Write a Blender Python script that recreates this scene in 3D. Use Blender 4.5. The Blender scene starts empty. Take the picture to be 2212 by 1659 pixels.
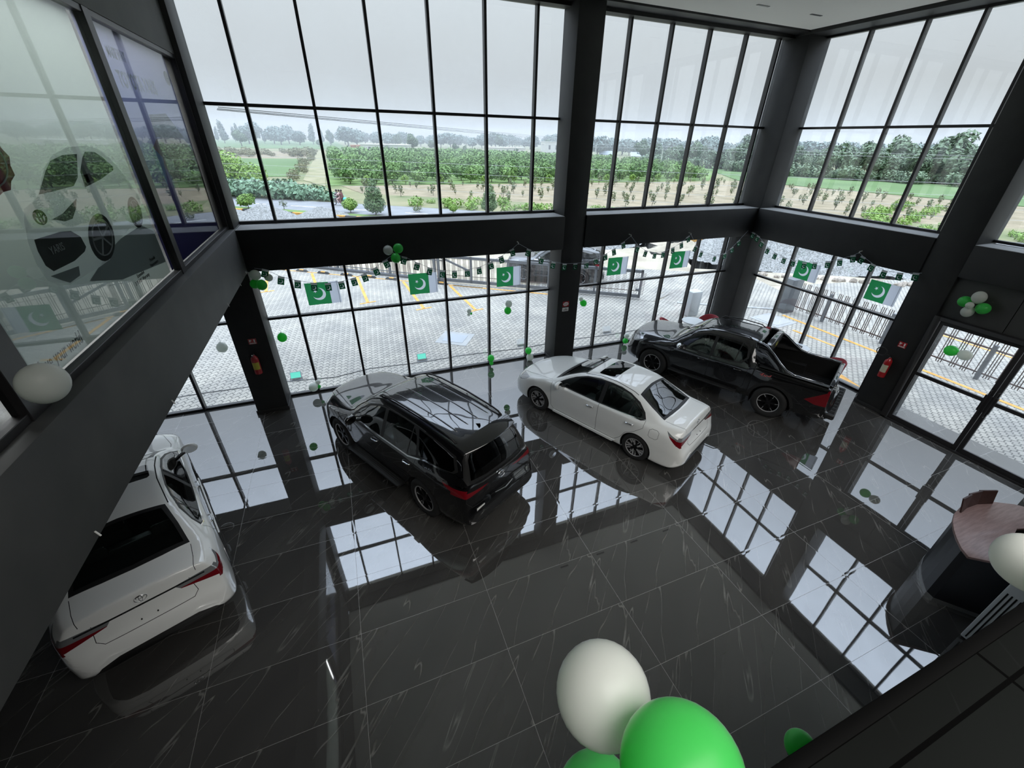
import bpy, bmesh, math, random
from math import sin, cos, pi, radians, sqrt, atan2
from mathutils import Vector, Matrix
from mathutils.bvhtree import BVHTree
SC = bpy.context.scene
COL = SC.collection
rnd = random.Random(7)

# ---------------- camera ----------------
cd = bpy.data.cameras.new('camera'); cam = bpy.data.objects.new('camera', cd); COL.objects.link(cam)
pitch, roll, yaw = 0.526111, 0.0248855, 0.3927868
fw = Vector((sin(yaw)*cos(pitch), cos(yaw)*cos(pitch), -sin(pitch)))
rt = Vector((cos(yaw), -sin(yaw), 0)); up = rt.cross(fw)
r_ = rt*cos(roll)+up*sin(roll); u_ = up*cos(roll)-rt*sin(roll)
M = Matrix((r_, u_, -fw)).transposed().to_4x4(); M.translation = Vector((0, -10.7, 5.8897))
cam.matrix_world = M
cd.sensor_width = 36; cd.lens = 898.534/2212*36
cd.shift_x = -12.95/2212; cd.shift_y = -5.72/2212
cd.clip_start = 0.02; cd.clip_end = 3000
SC.camera = cam
# ---------------- world, exposure ----------------
SC.view_settings.view_transform = 'Standard'; SC.view_settings.look = 'None'
SC.view_settings.exposure = 0.0; SC.view_settings.gamma = 1
SC.view_settings.use_curve_mapping = False
W = bpy.data.worlds.new('world'); SC.world = W; W.use_nodes = True
nt = W.node_tree; nt.nodes.clear()
tc = nt.nodes.new('ShaderNodeTexCoord'); sx = nt.nodes.new('ShaderNodeSeparateXYZ')
nt.links.new(tc.outputs['Generated'], sx.inputs[0])
cr = nt.nodes.new('ShaderNodeValToRGB')
cr.color_ramp.elements[0].position = 0.0; cr.color_ramp.elements[0].color = (0.27, 0.29, 0.295, 1)
cr.color_ramp.elements[1].position = 1.0; cr.color_ramp.elements[1].color = (2.25, 2.65, 3.2, 1)
for p, c in ((0.10, (0.275, 0.295, 0.308, 1)), (0.25, (0.335, 0.368, 0.395, 1)), (0.42, (0.45, 0.495, 0.545, 1)), (0.58, (0.87, 1.0, 1.19, 1)), (0.8, (1.75, 2.03, 2.45, 1))):
    e = cr.color_ramp.elements.new(p); e.color = c
nt.links.new(sx.outputs['Z'], cr.inputs[0])
nz = nt.nodes.new('ShaderNodeTexNoise'); nz.inputs['Scale'].default_value = 1.6; nz.inputs['Detail'].default_value = 3
nt.links.new(tc.outputs['Generated'], nz.inputs['Vector'])
mr = nt.nodes.new('ShaderNodeMapRange'); mr.inputs['To Min'].default_value = 0.93; mr.inputs['To Max'].default_value = 1.07
nt.links.new(nz.outputs['Fac'], mr.inputs['Value'])
mx = nt.nodes.new('ShaderNodeVectorMath'); mx.operation = 'SCALE'
nt.links.new(cr.outputs['Color'], mx.inputs[0]); nt.links.new(mr.outputs['Result'], mx.inputs['Scale'])
bg = nt.nodes.new('ShaderNodeBackground'); bg.inputs['Strength'].default_value = 2.3
wo = nt.nodes.new('ShaderNodeOutputWorld')
nt.links.new(mx.outputs['Vector'], bg.inputs['Color']); nt.links.new(bg.outputs[0], wo.inputs[0])
# added area lights: unseen fill behind the camera and backlight for the posters
def area(name, loc, sx, sy, e, rot=(0, 0, 0), col=(1, 1, 1), spread=130):
    d = bpy.data.lights.new(name, 'AREA'); d.shape = 'RECTANGLE'; d.size = sx; d.size_y = sy; d.energy = e; d.color = col; d.spread = radians(spread)
    o = bpy.data.objects.new(name, d); COL.objects.link(o); o.location = loc; o.rotation_euler = rot; return o
area('added_rear_fill', (4.5, -13.2, 8.35), 11, 4.0, 720, (0, 0, 0), (1, .98, .94))
area('added_poster_backlight', (-3.4, -4.0, 8.2), 2.0, 6.0, 950, (0, 0, 0), (1, 1, 1), 150)
# ---------------- helpers ----------------
def mat(name, col=(0.5, 0.5, 0.5), rough=0.5, metal=0.0, ior=1.5, coat=0.0, emit=None, es=1.0, alpha=1.0, sheen=0, trans=0):
    m = bpy.data.materials.new(name); m.use_nodes = True
    b = m.node_tree.nodes['Principled BSDF']
    b.inputs['Base Color'].default_value = (*col, 1); b.inputs['Roughness'].default_value = rough
    b.inputs['Metallic'].default_value = metal; b.inputs['IOR'].default_value = ior
    b.inputs['Coat Weight'].default_value = coat; b.inputs['Coat Roughness'].default_value = 0.02
    if emit: b.inputs['Emission Color'].default_value = (*emit, 1); b.inputs['Emission Strength'].default_value = es
    if trans: b.inputs['Transmission Weight'].default_value = trans
    return m
def N(m, t, **kw):
    n = m.node_tree.nodes.new(t)
    for k, v in kw.items():
        if k in n.inputs: n.inputs[k].default_value = v
        else: setattr(n, k, v)
    return n
def L(m, a, b): m.node_tree.links.new(a, b)
def bs(m): return m.node_tree.nodes['Principled BSDF']
def ramp(m, stops):
    n = N(m, 'ShaderNodeValToRGB'); e = n.color_ramp.elements
    e[0].position, e[0].color = stops[0][0], (*stops[0][1], 1)
    e[1].position, e[1].color = stops[-1][0], (*stops[-1][1], 1)
    for p, c in stops[1:-1]: q = e.new(p); q.color = (*c, 1)
    return n
def noisy(m, c1, c2, scale=5, detail=4, bump=0.0, rough=None, coord='Object', stretch=None, pos=(0.35, 0.65)):
    t = N(m, 'ShaderNodeTexCoord'); n = N(m, 'ShaderNodeTexNoise', Scale=scale, Detail=detail)
    src = t.outputs[coord]
    if stretch:
        mp = N(m, 'ShaderNodeMapping'); mp.inputs['Scale'].default_value = stretch; L(m, src, mp.inputs[0]); src = mp.outputs[0]
    L(m, src, n.inputs['Vector']); r = ramp(m, [(pos[0], c1), (pos[1], c2)])
    L(m, n.outputs['Fac'], r.inputs[0]); L(m, r.outputs[0], bs(m).inputs['Base Color'])
    if bump:
        b = N(m, 'ShaderNodeBump', Strength=bump, Distance=0.02); L(m, n.outputs['Fac'], b.inputs['Height']); L(m, b.outputs[0], bs(m).inputs['Normal'])
    return m
class MB:
    def __init__(s): s.v = []; s.f = []; s.m = []
    def add(s, vs, fs, mi=0, M=None):
        o = len(s.v); s.v += [tuple(M @ Vector(v)) if M else tuple(v) for v in vs]
        for f in fs: s.f.append([i+o for i in f]); s.m.append(mi)
        return s
    def box(s, x0, x1, y0, y1, z0, z1, mi=0, M=None):
        vs = [(x, y, z) for x in (x0, x1) for y in (y0, y1) for z in (z0, z1)]
        return s.add(vs, [(0, 1, 3, 2), (4, 6, 7, 5), (0, 4, 5, 1), (2, 3, 7, 6), (0, 2, 6, 4), (1, 5, 7, 3)], mi, M)
    def bar(s, a, b, w, h, mi=0):
        a = Vector(a); b = Vector(b); d = b-a; l = d.length; q = d.to_track_quat('X', 'Z').to_matrix().to_4x4(); q.translation = a
        return s.box(0, l, -w/2, w/2, -h/2, h/2, mi, q)
    def tube(s, pts, r, n=8, mi=0, cap=True, closed=False):
        pts = [Vector(p) for p in pts]; k = len(pts); o = len(s.v); prev = None
        for i, p in enumerate(pts):
            t = (pts[(i+1) % k]-pts[i-1]) if closed else (pts[min(i+1, k-1)]-pts[max(i-1, 0)])
            t.normalize()
            if prev is None: a = t.orthogonal().normalized()
            else: a = (prev-t*prev.dot(t)).normalized()
            prev = a; b = t.cross(a); rr = r[i] if isinstance(r, (list, tuple)) else r
            for j in range(n):
                an = 2*pi*j/n; s.v.append(tuple(p+(a*cos(an)+b*sin(an))*rr))
        for i in range(k if closed else k-1):
            for j in range(n):
                A = o+i*n+j; B = o+i*n+(j+1) % n; i2 = (i+1) % k
                s.f.append([A, B, o+i2*n+(j+1) % n, o+i2*n+j]); s.m.append(mi)
        if cap and not closed:
            s.f.append([o+j for j in range(n)][::-1]); s.m.append(mi)
            s.f.append([o+(k-1)*n+j for j in range(n)]); s.m.append(mi)
        return s
    def lathe(s, prof, n=24, mi=0, M=None, cap=True):
        o = len(s.v); k = len(prof)
        for r, z in prof:
            for j in range(n):
                an = 2*pi*j/n; v = Vector((r*cos(an), r*sin(an), z)); s.v.append(tuple(M @ v) if M else tuple(v))
        for i in range(k-1):
            for j in range(n):
                s.f.append([o+i*n+j, o+i*n+(j+1) % n, o+(i+1)*n+(j+1) % n, o+(i+1)*n+j]); s.m.append(mi)
        if cap:
            s.f.append([o+j for j in range(n)][::-1]); s.m.append(mi); s.f.append([o+(k-1)*n+j for j in range(n)]); s.m.append(mi)
        return s
    def prism(s, poly, z0, z1, mi=0, M=None):
        n = len(poly); vs = [(x, y, z0) for x, y in poly]+[(x, y, z1) for x, y in poly]
        fs = [list(range(n))[::-1], list(range(n, 2*n))]+[(i, (i+1) % n, n+(i+1) % n, n+i) for i in range(n)]
        return s.add(vs, fs, mi, M)
    def build(s, name, mats, parent=None, smooth=False, loc=None, M=None, angle=None):
        me = bpy.data.meshes.new(name); me.from_pydata(s.v, [], s.f)
        if not isinstance(mats, (list, tuple)): mats = [mats]
        for m in mats: me.materials.append(m)
        if len(mats) > 1: me.polygons.foreach_set('material_index', s.m)
        if smooth:
            me.polygons.foreach_set('use_smooth', [True]*len(me.polygons))
            if angle:
                try: me.set_sharp_from_angle(angle=radians(angle))
                except Exception: pass
        me.update()
        o = bpy.data.objects.new(name, me); COL.objects.link(o)
        if parent: o.parent = parent
        if loc: o.location = loc
        if M is not None: o.matrix_world = M
        return o
def recalc(o):
    b = bmesh.new(); b.from_mesh(o.data); bmesh.ops.recalc_face_normals(b, faces=b.faces); b.to_mesh(o.data); b.free(); return o
def bevel(o, w=0.01, seg=2, smooth=True):
    b = bmesh.new(); b.from_mesh(o.data); bmesh.ops.remove_doubles(b, verts=b.verts, dist=1e-5)
    bmesh.ops.recalc_face_normals(b, faces=b.faces)
    es = [e for e in b.edges if len(e.link_faces) == 2 and e.calc_face_angle(0) > 0.6]
    bmesh.ops.bevel(b, geom=es, offset=w, segments=seg, affect='EDGES', profile=0.5, clamp_overlap=True)
    b.to_mesh(o.data); b.free()
    if smooth:
        o.data.polygons.foreach_set('use_smooth', [True]*len(o.data.polygons))
        try: o.data.set_sharp_from_angle(angle=radians(35))
        except Exception: pass
    return o
def tag(o, label=None, cat=None, group=None, kind=None):
    if label: o['label'] = label
    if cat: o['category'] = cat
    if group: o['group'] = group
    if kind: o['kind'] = kind
    return o
def thing(name, label, cat, loc=(0, 0, 0), rz=0, group=None):
    o = bpy.data.objects.new(name, None); COL.objects.link(o); o.empty_display_size = 0.2
    o.location = loc; o.rotation_euler = (0, 0, rz); return tag(o, label, cat, group)
def kids(o): return [c for c in bpy.data.objects if c.parent == o]
def dup(root, loc=None, rz=None, label=None, group=None, scale=None):
    ch = {}
    for c in bpy.data.objects:
        if c.parent: ch.setdefault(c.parent.name, []).append(c)
    def rec(o, par):
        c = o.copy(); COL.objects.link(c)
        if par: c.parent = par
        for k in ch.get(o.name, []): rec(k, c)
        return c
    r = rec(root, None)
    if loc is not None: r.location = loc
    if rz is not None: r.rotation_euler = (r.rotation_euler[0], r.rotation_euler[1], rz)
    if label: r['label'] = label
    if group: r['group'] = group
    if scale: r.scale = (scale,)*3 if isinstance(scale, (int, float)) else scale
    return r
def struct(o): o['kind'] = 'structure'; return o
def text_mesh(name, body, size, m, parent=None, M=None, extrude=0.001, shear=0, align='CENTER', xs=1.0, bold=0):
    c = bpy.data.curves.new(name, 'FONT'); c.body = body; c.size = size; c.extrude = extrude; c.align_x = align; c.align_y = 'CENTER'
    c.shear = shear; c.offset = bold; c.resolution_u = 2
    t = bpy.data.objects.new(name, c); COL.objects.link(t); dg = bpy.context.evaluated_depsgraph_get()
    me = bpy.data.meshes.new_from_object(t.evaluated_get(dg)); bpy.data.objects.remove(t); bpy.data.curves.remove(c)
    me.name = name; me.materials.clear(); me.materials.append(m)
    if xs != 1: me.transform(Matrix.Diagonal((xs, 1, 1, 1)))
    o = bpy.data.objects.new(name, me); COL.objects.link(o)
    if parent: o.parent = parent
    if M is not None:
        if parent: o.matrix_local = M
        else: o.matrix_world = M
    return o
def basis(ox, ex, ey, ez=None):
    ex = Vector(ex).normalized(); ey = Vector(ey).normalized(); ez = Vector(ez) if ez else ex.cross(ey)
    m = Matrix((ex, ey, ez)).transposed().to_4x4(); m.translation = Vector(ox); return m
# ---------------- setting materials ----------------
m_dark = noisy(mat('dark_grey_paint', (0.014, 0.0145, 0.0145), 0.6), (0.0125, 0.013, 0.013), (0.018, 0.0185, 0.018), 3)
m_frame = mat('dark_bronze_aluminium', (0.018, 0.017, 0.018), 0.4)
m_ceil = mat('ceiling_white_paint', (0.80, 0.79, 0.73), 0.9)
m_wallgrey = noisy(mat('grey_wall_paint', (0.05, 0.05, 0.05), 0.7), (0.042, 0.043, 0.042), (0.056, 0.056, 0.054), 2)
m_sill = mat('grey_sill_plaster', (0.28, 0.28, 0.275), 0.8)
def glassmat(name, tint=(0.972, 0.98, 0.98), refl=1.0, grime=0.06):
    m = bpy.data.materials.new(name); m.use_nodes = True; nt = m.node_tree; nt.nodes.clear()
    tr = N(m, 'ShaderNodeBsdfTransparent'); tr.inputs[0].default_value = (*tint, 1)
    gl = N(m, 'ShaderNodeBsdfGlossy', Roughness=0.0); gl.inputs[0].default_value = (refl, refl, refl, 1)
    fr = N(m, 'ShaderNodeFresnel', IOR=1.5); gm = N(m, 'ShaderNodeNewGeometry'); im = N(m, 'ShaderNodeMapRange'); im.inputs['To Min'].default_value = 1.5; im.inputs['To Max'].default_value = 1/1.5
    L(m, gm.outputs['Backfacing'], im.inputs['Value']); L(m, im.outputs[0], fr.inputs['IOR'])
    df = N(m, 'ShaderNodeBsdfTranslucent'); df.inputs[0].default_value = (0.75, 0.78, 0.78, 1)
    ns = N(m, 'ShaderNodeTexNoise', Scale=1.3, Detail=5); t = N(m, 'ShaderNodeTexCoord'); L(m, t.outputs['Object'], ns.inputs['Vector'])
    mr = N(m, 'ShaderNodeMapRange'); mr.inputs['From Min'].default_value = 0.4; mr.inputs['From Max'].default_value = 0.8
    mr.inputs['To Max'].default_value = grime; L(m, ns.outputs['Fac'], mr.inputs['Value'])
    a = N(m, 'ShaderNodeMixShader'); L(m, mr.outputs[0], a.inputs[0]); L(m, tr.outputs[0], a.inputs[1]); L(m, df.outputs[0], a.inputs[2])
    b = N(m, 'ShaderNodeMixShader'); L(m, fr.outputs[0], b.inputs[0]); L(m, a.outputs[0], b.inputs[1]); L(m, gl.outputs[0], b.inputs[2])
    o = N(m, 'ShaderNodeOutputMaterial'); L(m, b.outputs[0], o.inputs[0]); return m
m_glass = glassmat('window_glass')
# polished marble-look tile 1.8 x 0.9
def tile_mat(name, ox, oy, tw, th, base, dark, vein, grout, gw=0.004, rough=0.02, ior=2.2):
    m = mat(name, base, rough, ior=ior); t = N(m, 'ShaderNodeTexCoord'); s = N(m, 'ShaderNodeSeparateXYZ'); L(m, t.outputs['Object'], s.inputs[0])
    def MT(op, a, b=None, c=None):
        n = N(m, 'ShaderNodeMath', operation=op)
        for i, q in enumerate((a, b, c)):
            if q is None: continue
            if isinstance(q, (int, float)): n.inputs[i].default_value = q
            else: L(m, q, n.inputs[i])
        return n.outputs[0]
    ux = MT('DIVIDE', MT('SUBTRACT', s.outputs[0], ox), tw); uy = MT('DIVIDE', MT('SUBTRACT', s.outputs[1], oy), th)
    fx = MT('FRACT', ux); fy = MT('FRACT', uy)
    ex = MT('MULTIPLY', MT('MINIMUM', fx, MT('SUBTRACT', 1.0, fx)), tw); ey = MT('MULTIPLY', MT('MINIMUM', fy, MT('SUBTRACT', 1.0, fy)), th)
    g = MT('LESS_THAN', MT('MINIMUM', ex, ey), gw/2)
    # per tile offset for the veins; every tile carries similar diagonal veining
    px = MT('FLOOR', ux); py = MT('FLOOR', uy)
    cmb = N(m, 'ShaderNodeCombineXYZ'); L(m, px, cmb.inputs[0]); L(m, py, cmb.inputs[1])
    wn = N(m, 'ShaderNodeTexWhiteNoise'); L(m, cmb.outputs[0], wn.inputs['Vector'])
    off = N(m, 'ShaderNodeVectorMath', operation='SCALE'); L(m, wn.outputs['Color'], off.inputs[0]); off.inputs['Scale'].default_value = 7.0
    fl = MT('FLOOR', MT('MULTIPLY', wn.outputs['Value'], 3.0))
    lv = N(m, 'ShaderNodeCombineXYZ'); L(m, MT('MULTIPLY', fx, tw), lv.inputs[0]); L(m, MT('MULTIPLY', fy, th), lv.inputs[1]); L(m, MT('MULTIPLY', fl, 5.0), lv.inputs[2])
    mp = N(m, 'ShaderNodeMapping'); mp.inputs['Rotation'].default_value = (0, 0, radians(-47)); L(m, lv.outputs[0], mp.inputs[0])
    mp2 = N(m, 'ShaderNodeMapping'); mp2.inputs['Scale'].default_value = (0.13, 0.95, 1); L(m, mp.outputs[0], mp2.inputs[0])
    n1 = N(m, 'ShaderNodeTexNoise', Scale=2.4, Detail=2.5, Roughness=0.55); L(m, mp2.outputs[0], n1.inputs['Vector'])
    n1.inputs['Distortion'].default_value = 0.25
    ab = MT('ABSOLUTE', MT('SUBTRACT', n1.outputs['Fac'], 0.5))
    v = N(m, 'ShaderNodeMapRange'); v.inputs['From Min'].default_value = 0.0; v.inputs['From Max'].default_value = 0.0065; v.inputs['To Min'].default_value = 1; v.inputs['To Max'].default_value = 0; L(m, ab, v.inputs['Value'])
    n2 = N(m, 'ShaderNodeTexNoise', Scale=3.0, Detail=6); L(m, mp.outputs[0], n2.inputs['Vector'])
    n3 = N(m, 'ShaderNodeTexNoise', Scale=1.1, Detail=6); L(m, mp2.outputs[0], n3.inputs['Vector'])
    r = ramp(m, [(0.3, dark), (0.7, base)]); L(m, n3.outputs['Fac'], r.inputs[0])
    gate = N(m, 'ShaderNodeMapRange'); gate.inputs['From Min'].default_value = 0.36; gate.inputs['From Max'].default_value = 0.58; L(m, n2.outputs['Fac'], gate.inputs['Value'])
    mx1 = N(m, 'ShaderNodeMix', data_type='RGBA'); L(m, MT('MULTIPLY', MT('MULTIPLY', v.outputs[0], gate.outputs[0]), 0.8), mx1.inputs[0]); L(m, r.outputs[0], mx1.inputs[6]); mx1.inputs[7].default_value = (*vein, 1)
    mx2 = N(m, 'ShaderNodeMix', data_type='RGBA'); L(m, g, mx2.inputs[0]); L(m, mx1.outputs[2], mx2.inputs[6]); mx2.inputs[7].default_value = (*grout, 1)
    L(m, mx2.outputs[2], bs(m).inputs['Base Color'])
    # slight warp of each polished tile
    sp = N(m, 'ShaderNodeTexNoise', Scale=3.5, Detail=0); L(m, t.outputs['Object'], sp.inputs['Vector'])
    edge = N(m, 'ShaderNodeMapRange'); edge.inputs['From Max'].default_value = 0.03; L(m, MT('MINIMUM', ex, ey), edge.inputs['Value'])
    h = MT('ADD', MT('MULTIPLY', sp.outputs['Fac'], 0.10), MT('MULTIPLY', edge.outputs[0], 0.10))
    b = N(m, 'ShaderNodeBump', Strength=1.0, Distance=0.0016); L(m, h, b.inputs['Height']); L(m, b.outputs[0], bs(m).inputs['Normal'])
    L(m, MT('ADD', MT('MULTIPLY', g, 0.4), rough), bs(m).inputs['Roughness'])
    return m
m_floor = tile_mat('polished_tile', 1.1086, -8.7966, 1.8, 0.9, (0.066, 0.064, 0.060), (0.038, 0.037, 0.0355), (0.20, 0.195, 0.18), (0.27, 0.26, 0.24))
# ---------------- structure ----------------
GX, GY = 12.65, 0.0           # glass planes
struct(MB().box(-9, 12.95, -16, 0.12, -0.12, 0).build('floor', m_floor))
struct(MB().box(-2.05, 12.95, -16, 0.25, 8.52, 8.75).box(-2.05, 11.9, -16, -0.8, 8.46, 8.52).build('ceiling', m_ceil))
struct(MB().box(-2.0, 12.9, -0.30, -0.05, 8.37, 8.52).box(-2.0, 12.0, -0.72, -0.30, 8.44, 8.52).box(12.0, 12.7, -16, -0.05, 8.40, 8.52).build('trim_1', m_dark))
def wbox(name, b, m, bv=0.012):
    mb = MB()
    for q in b: mb.box(*q)
    o = mb.build(name, m); struct(o); return bevel(o, bv, 2) if bv else o
# columns
wbox('trim_2', [(-2.64, -1.965, -0.68, 0.02, 0, 8.5)], m_dark)
wbox('trim_3', [(5.32, 5.97, -0.66, 0.02, 0, 8.5)], m_dark)
wbox('trim_4', [(12.04, 12.80, -0.75, 0.12, 0, 8.5)], m_dark)
wbox('trim_5', [(12.02, 12.80, -6.04, -5.36, 0, 8.5)], m_dark)
wbox('trim_6', [(12.02, 12.80, -11.4, -10.7, 0, 8.5)], m_dark)
# skirting of columns
wbox('baseboard_back', [(-2.66, -1.95, -0.70, -0.68, 0, 0.1), (-1.965, -1.95, -0.68, -0.05, 0, 0.1), (5.305, 5.985, -0.675, -0.66, 0, 0.1), (5.305, 5.32, -0.66, -0.05, 0, 0.1)], m_dark, 0.003)
wbox('baseboard_right', [(12.005, 12.02, -6.055, -5.345, 0, 0.1), (12.02, 12.6, -6.055, -6.04, 0, 0.1)], m_dark, 0.003)
# spandrel beams
wbox('wall_back', [(-1.965, 5.32, -0.74, 0.02, 3.41, 4.225)], m_dark)
wbox('wall_back_east', [(5.97, 12.04, -0.70, 0.02, 3.41, 4.225)], m_dark)
wbox('wall_right', [(11.99, 12.78, -5.36, -0.75, 3.41, 4.225)], m_dark)
wbox('wall_right_south', [(12.0, 12.78, -10.7, -6.04, 3.56, 4.215)], m_dark)
wbox('trim_7', [(-1.96, 5.30, -0.735, -0.04, 4.225, 4.235), (5.98, 12.02, -0.695, -0.04, 4.225, 4.235), (12.0, 12.62, -5.35, -0.76, 4.225, 4.235), (12.0, 12.62, -10.7, -6.05, 4.215, 4.225)], m_sill, 0)
# back of the bay left under the mezzanine
wbox('wall_west', [(-9.2, -9, -16, 0.2, 0, 3.41)], m_dark, 0)
wbox('wall_south', [(-9, 12.95, -16.2, -16, 0, 8.5)], m_dark, 0)
wbox('wall_right_far', [(12.3, 12.8, -16, -11.4, 0, 8.5)], m_dark, 0)
wbox('wall_back_west', [(-9.0, -2.64, -0.5, 0.02, 3.41, 4.22)], m_dark, 0)
# left mezzanine fascia + slab
wbox('wall_left', [(-2.30, -1.95, -16, -0.0, 3.41, 4.25)], m_wallgrey)
wbox('ceiling_mezzanine', [(-9, -2.30, -16, -0.0, 3.5, 3.9)], m_dark, 0)
wbox('wall_left_upper', [(-2.30, -2.05, -16, -0.68, 6.97, 8.5), (-2.30, -2.05, -0.70, -0.62, 4.25, 6.97)], m_wallgrey, 0.006)
# storefront frame on the left mezzanine
fr = MB()
for y0, y1 in ((-0.72, -0.64), (-3.96, -3.80), (-7.52, -7.30), (-10.9, -10.7)): fr.box(-2.14, -2.05, y0, y1, 4.25, 6.97)
fr.box(-2.14, -2.06, -10.8, -0.68, 4.25, 4.31).box(-2.14, -2.06, -10.8, -0.68, 6.91, 6.97)
w = struct(bevel(fr.build('window_6', m_frame), 0.004, 1))
m_glass2 = glassmat('storefront_glass', (0.93, 0.95, 0.95), 0.6, 0.0)
MB().box(-2.106, -2.10, -3.80, -0.72, 4.31, 6.91).box(-2.106, -2.10, -7.30, -3.96, 4.31, 6.91).box(-2.106, -2.10, -10.7, -7.52, 4.31, 6.91).build('pane', m_glass2, w)
# room behind left mezzanine glass
wbox('wall_mezzanine', [(-5.1, -5.0, -16, -0.1, 3.9, 8.5), (-5.0, -2.3, -0.2, -0.1, 4.22, 8.5), (-5.0, -2.3, -7.46, -7.38, 4.2, 8.4)], m_wallgrey, 0)  # last box: partition added to block the poster backlight from the next pane
wbox('floor_mezzanine_left', [(-5.0, -2.30, -16, -0.2, 3.9, 4.2)], m_dark, 0)
wbox('ceiling_mezzanine_left', [(-5.0, -2.05, -16, -0.1, 8.3, 8.5)], m_dark, 0)
# mezzanine edge under the camera
m_kerb = mat('black_granite', (0.002, 0.002, 0.002), 0.6, ior=1.1)
wbox('wall_front', [(-1.95, 12.02, -10.84, -10.53, 3.41, 4.205)], m_kerb, 0)
wbox('trim_10', [(-1.95, 12.02, -10.572, -10.528, 4.205, 4.238)], m_kerb, 0.004)
m_mtile = tile_mat('dark_mezzanine_tile', 2.0, -11.27, 1.2, 0.6, (0.0045, 0.0055, 0.005), (0.003, 0.0035, 0.0032), (0.008, 0.009, 0.009), (0.0005, 0.0005, 0.0005), 0.014, 0.5, 1.12)
struct(MB().box(-1.95, 12.3, -16, -10.572, 4.206, 4.214).build('floor_mezzanine', m_mtile))
# ---------------- windows ----------------
MW, MD = 0.055, 0.11
def window(name, axis, plane, us, ends, zs, label_split=True, md=MD):
    """curtain wall bay: us mullion centres, ends (u0,u1), zs rail centres"""
    f = MB(); z0, z1 = zs[0], zs[-1]
    def bx(u0, u1, d0, d1, a, b):
        if axis == 'x': f.box(u0, u1, plane+d0, plane+d1, a, b)
        else: f.box(plane-d1, plane-d0, u0, u1, a, b)
    for u in us: bx(u-MW/2, u+MW/2, -md, 0.03, z0-0.02, z1+0.02)
    for i, z in enumerate(zs):
        h = MW/2
        bx(ends[0], ends[1], -md*0.75, 0.028, z-h, z+h)
    w = struct(f.build(name, m_frame)); bevel(w, 0.003, 1)
    g = MB()
    if axis == 'x': g.box(ends[0], ends[1], plane-0.006, plane+0.0, z0, z1)
    else: g.box(plane, plane+0.006, ends[0], ends[1], z0, z1)
    g.build('pane', m_glass, w)
    return w
ML = [-1.287, -0.098, 1.091, 2.28, 3.465, 4.65]; MR = [7.019, 8.21, 9.387, 10.589, 11.757]
window('window_1', 'x', 0, ML, (-1.965, 5.32), (4.268, 6.345, 8.40))
window('window_2', 'x', 0, ML, (-1.965, 5.32), (0.03, 2.134, 3.44))
window('window_3', 'x', 0, MR, (5.97, 12.04), (4.268, 6.345, 8.40))
window('window_4', 'x', 0, MR, (5.97, 12.04), (0.03, 2.134, 3.44))
window('window_5', 'x', 0, [-3.85, -5.04, -6.23, -7.4], (-9, -2.64), (0.03, 2.134, 3.44))
RW = [-1.851, -3.038, -4.056, -5.054]
window('window_7', 'y', GX, RW, (-5.36, -0.75), (4.268, 6.345, 8.38))
window('window_8', 'y', GX, RW[:3]+[-5.09], (-5.36, -0.75), (0.03, 2.134, 3.44))
window('window_9', 'y', GX, [-7.05, -8.05, -9.05, -10.05], (-10.7, -6.04), (4.268, 6.345, 8.38))
# pale strip of light plaster outside the sill is the outside parapet cap
wbox('trim_8', [(-2.6, 12.9, 0.03, 0.30, 4.10, 4.17), (12.68, 13.0, -11, 0.1, 4.10, 4.17)], mat('outside_parapet_render', (0.6, 0.6, 0.58), 0.9), 0)
# ---------------- entrance doors ----------------
m_panel = mat('grey_composite_panel', (0.045, 0.046, 0.044), 0.5)
pn = MB().box(12.14, 12.2, -10.7, -6.04, 2.66, 3.57).box(12.10, 12.16, -7.13, -6.04, 2.70, 3.56).box(12.10, 12.16, -8.95, -7.145, 2.70, 3.56).box(12.12, 12.18, -10.7, -8.965, 2.70, 3.56)
struct(pn.build('trim_9', m_panel))
df = MB().box(11.96, 12.08, -6.16, -6.04, 0, 2.70).box(11.96, 12.08, -9.06, -8.96, 0, 2.70).box(11.96, 12.08, -10.7, -6.16, 2.62, 2.70).box(11.96, 12.08, -10.7, -6.04, 0, 0.035)
struct(bevel(df.build('door_frame', m_frame), 0.004, 1))
def leaf(name, ya, yb, hs):
    f = MB()
    f.box(12.0, 12.05, ya, ya+0.08, 0.04, 2.62).box(12.0, 12.05, yb-0.08, yb, 0.04, 2.62)
    f.box(12.0, 12.05, ya+0.08, yb-0.08, 0.04, 0.15).box(12.0, 12.05, ya+0.08, yb-0.08, 1.29, 1.37).box(12.0, 12.05, ya+0.08, yb-0.08, 2.54, 2.62)
    d = struct(bevel(f.build(name, m_frame), 0.004, 1))
    MB().box(12.022, 12.03, ya+0.08, yb-0.08, 0.15, 1.29).box(12.022, 12.03, ya+0.08, yb-0.08, 1.37, 2.54).build('pane', m_glass, d)
    h = MB(); hy = hs
    h.tube([(12.0, hy, 1.0), (11.93, hy, 1.0), (11.93, hy, 1.6), (12.0, hy, 1.6)], 0.014, 8)
    h.box(11.95, 12.0, hy-0.05, hy+0.05, 1.10, 1.48)
    h.build('handle', m_frame, d)
    return d
leaf('door_1', -7.595, -6.17, -7.55); leaf('door_2', -8.95, -7.605, -7.66)
o = MB().box(12.02, 12.06, -10.7, -9.06, 0.035, 2.62).build('window_10', m_glass); struct(o)
# recessed slot lights in ceiling
m_slot = mat('downlight_trim', (0.12, 0.12, 0.12), 0.4)
for x, y in ((9.085, -1.82), (10.713, -1.82), (7.46, -1.82), (5.83, -1.82)):
    o = MB().box(x-0.17, x+0.17, y-0.03, y+0.03, 8.452, 8.46).build('ceiling_light', m_slot)
    tag(o, 'thin dark slot downlight recessed in the pale ceiling', 'ceiling light', 'slot downlights in the ceiling')
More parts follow.
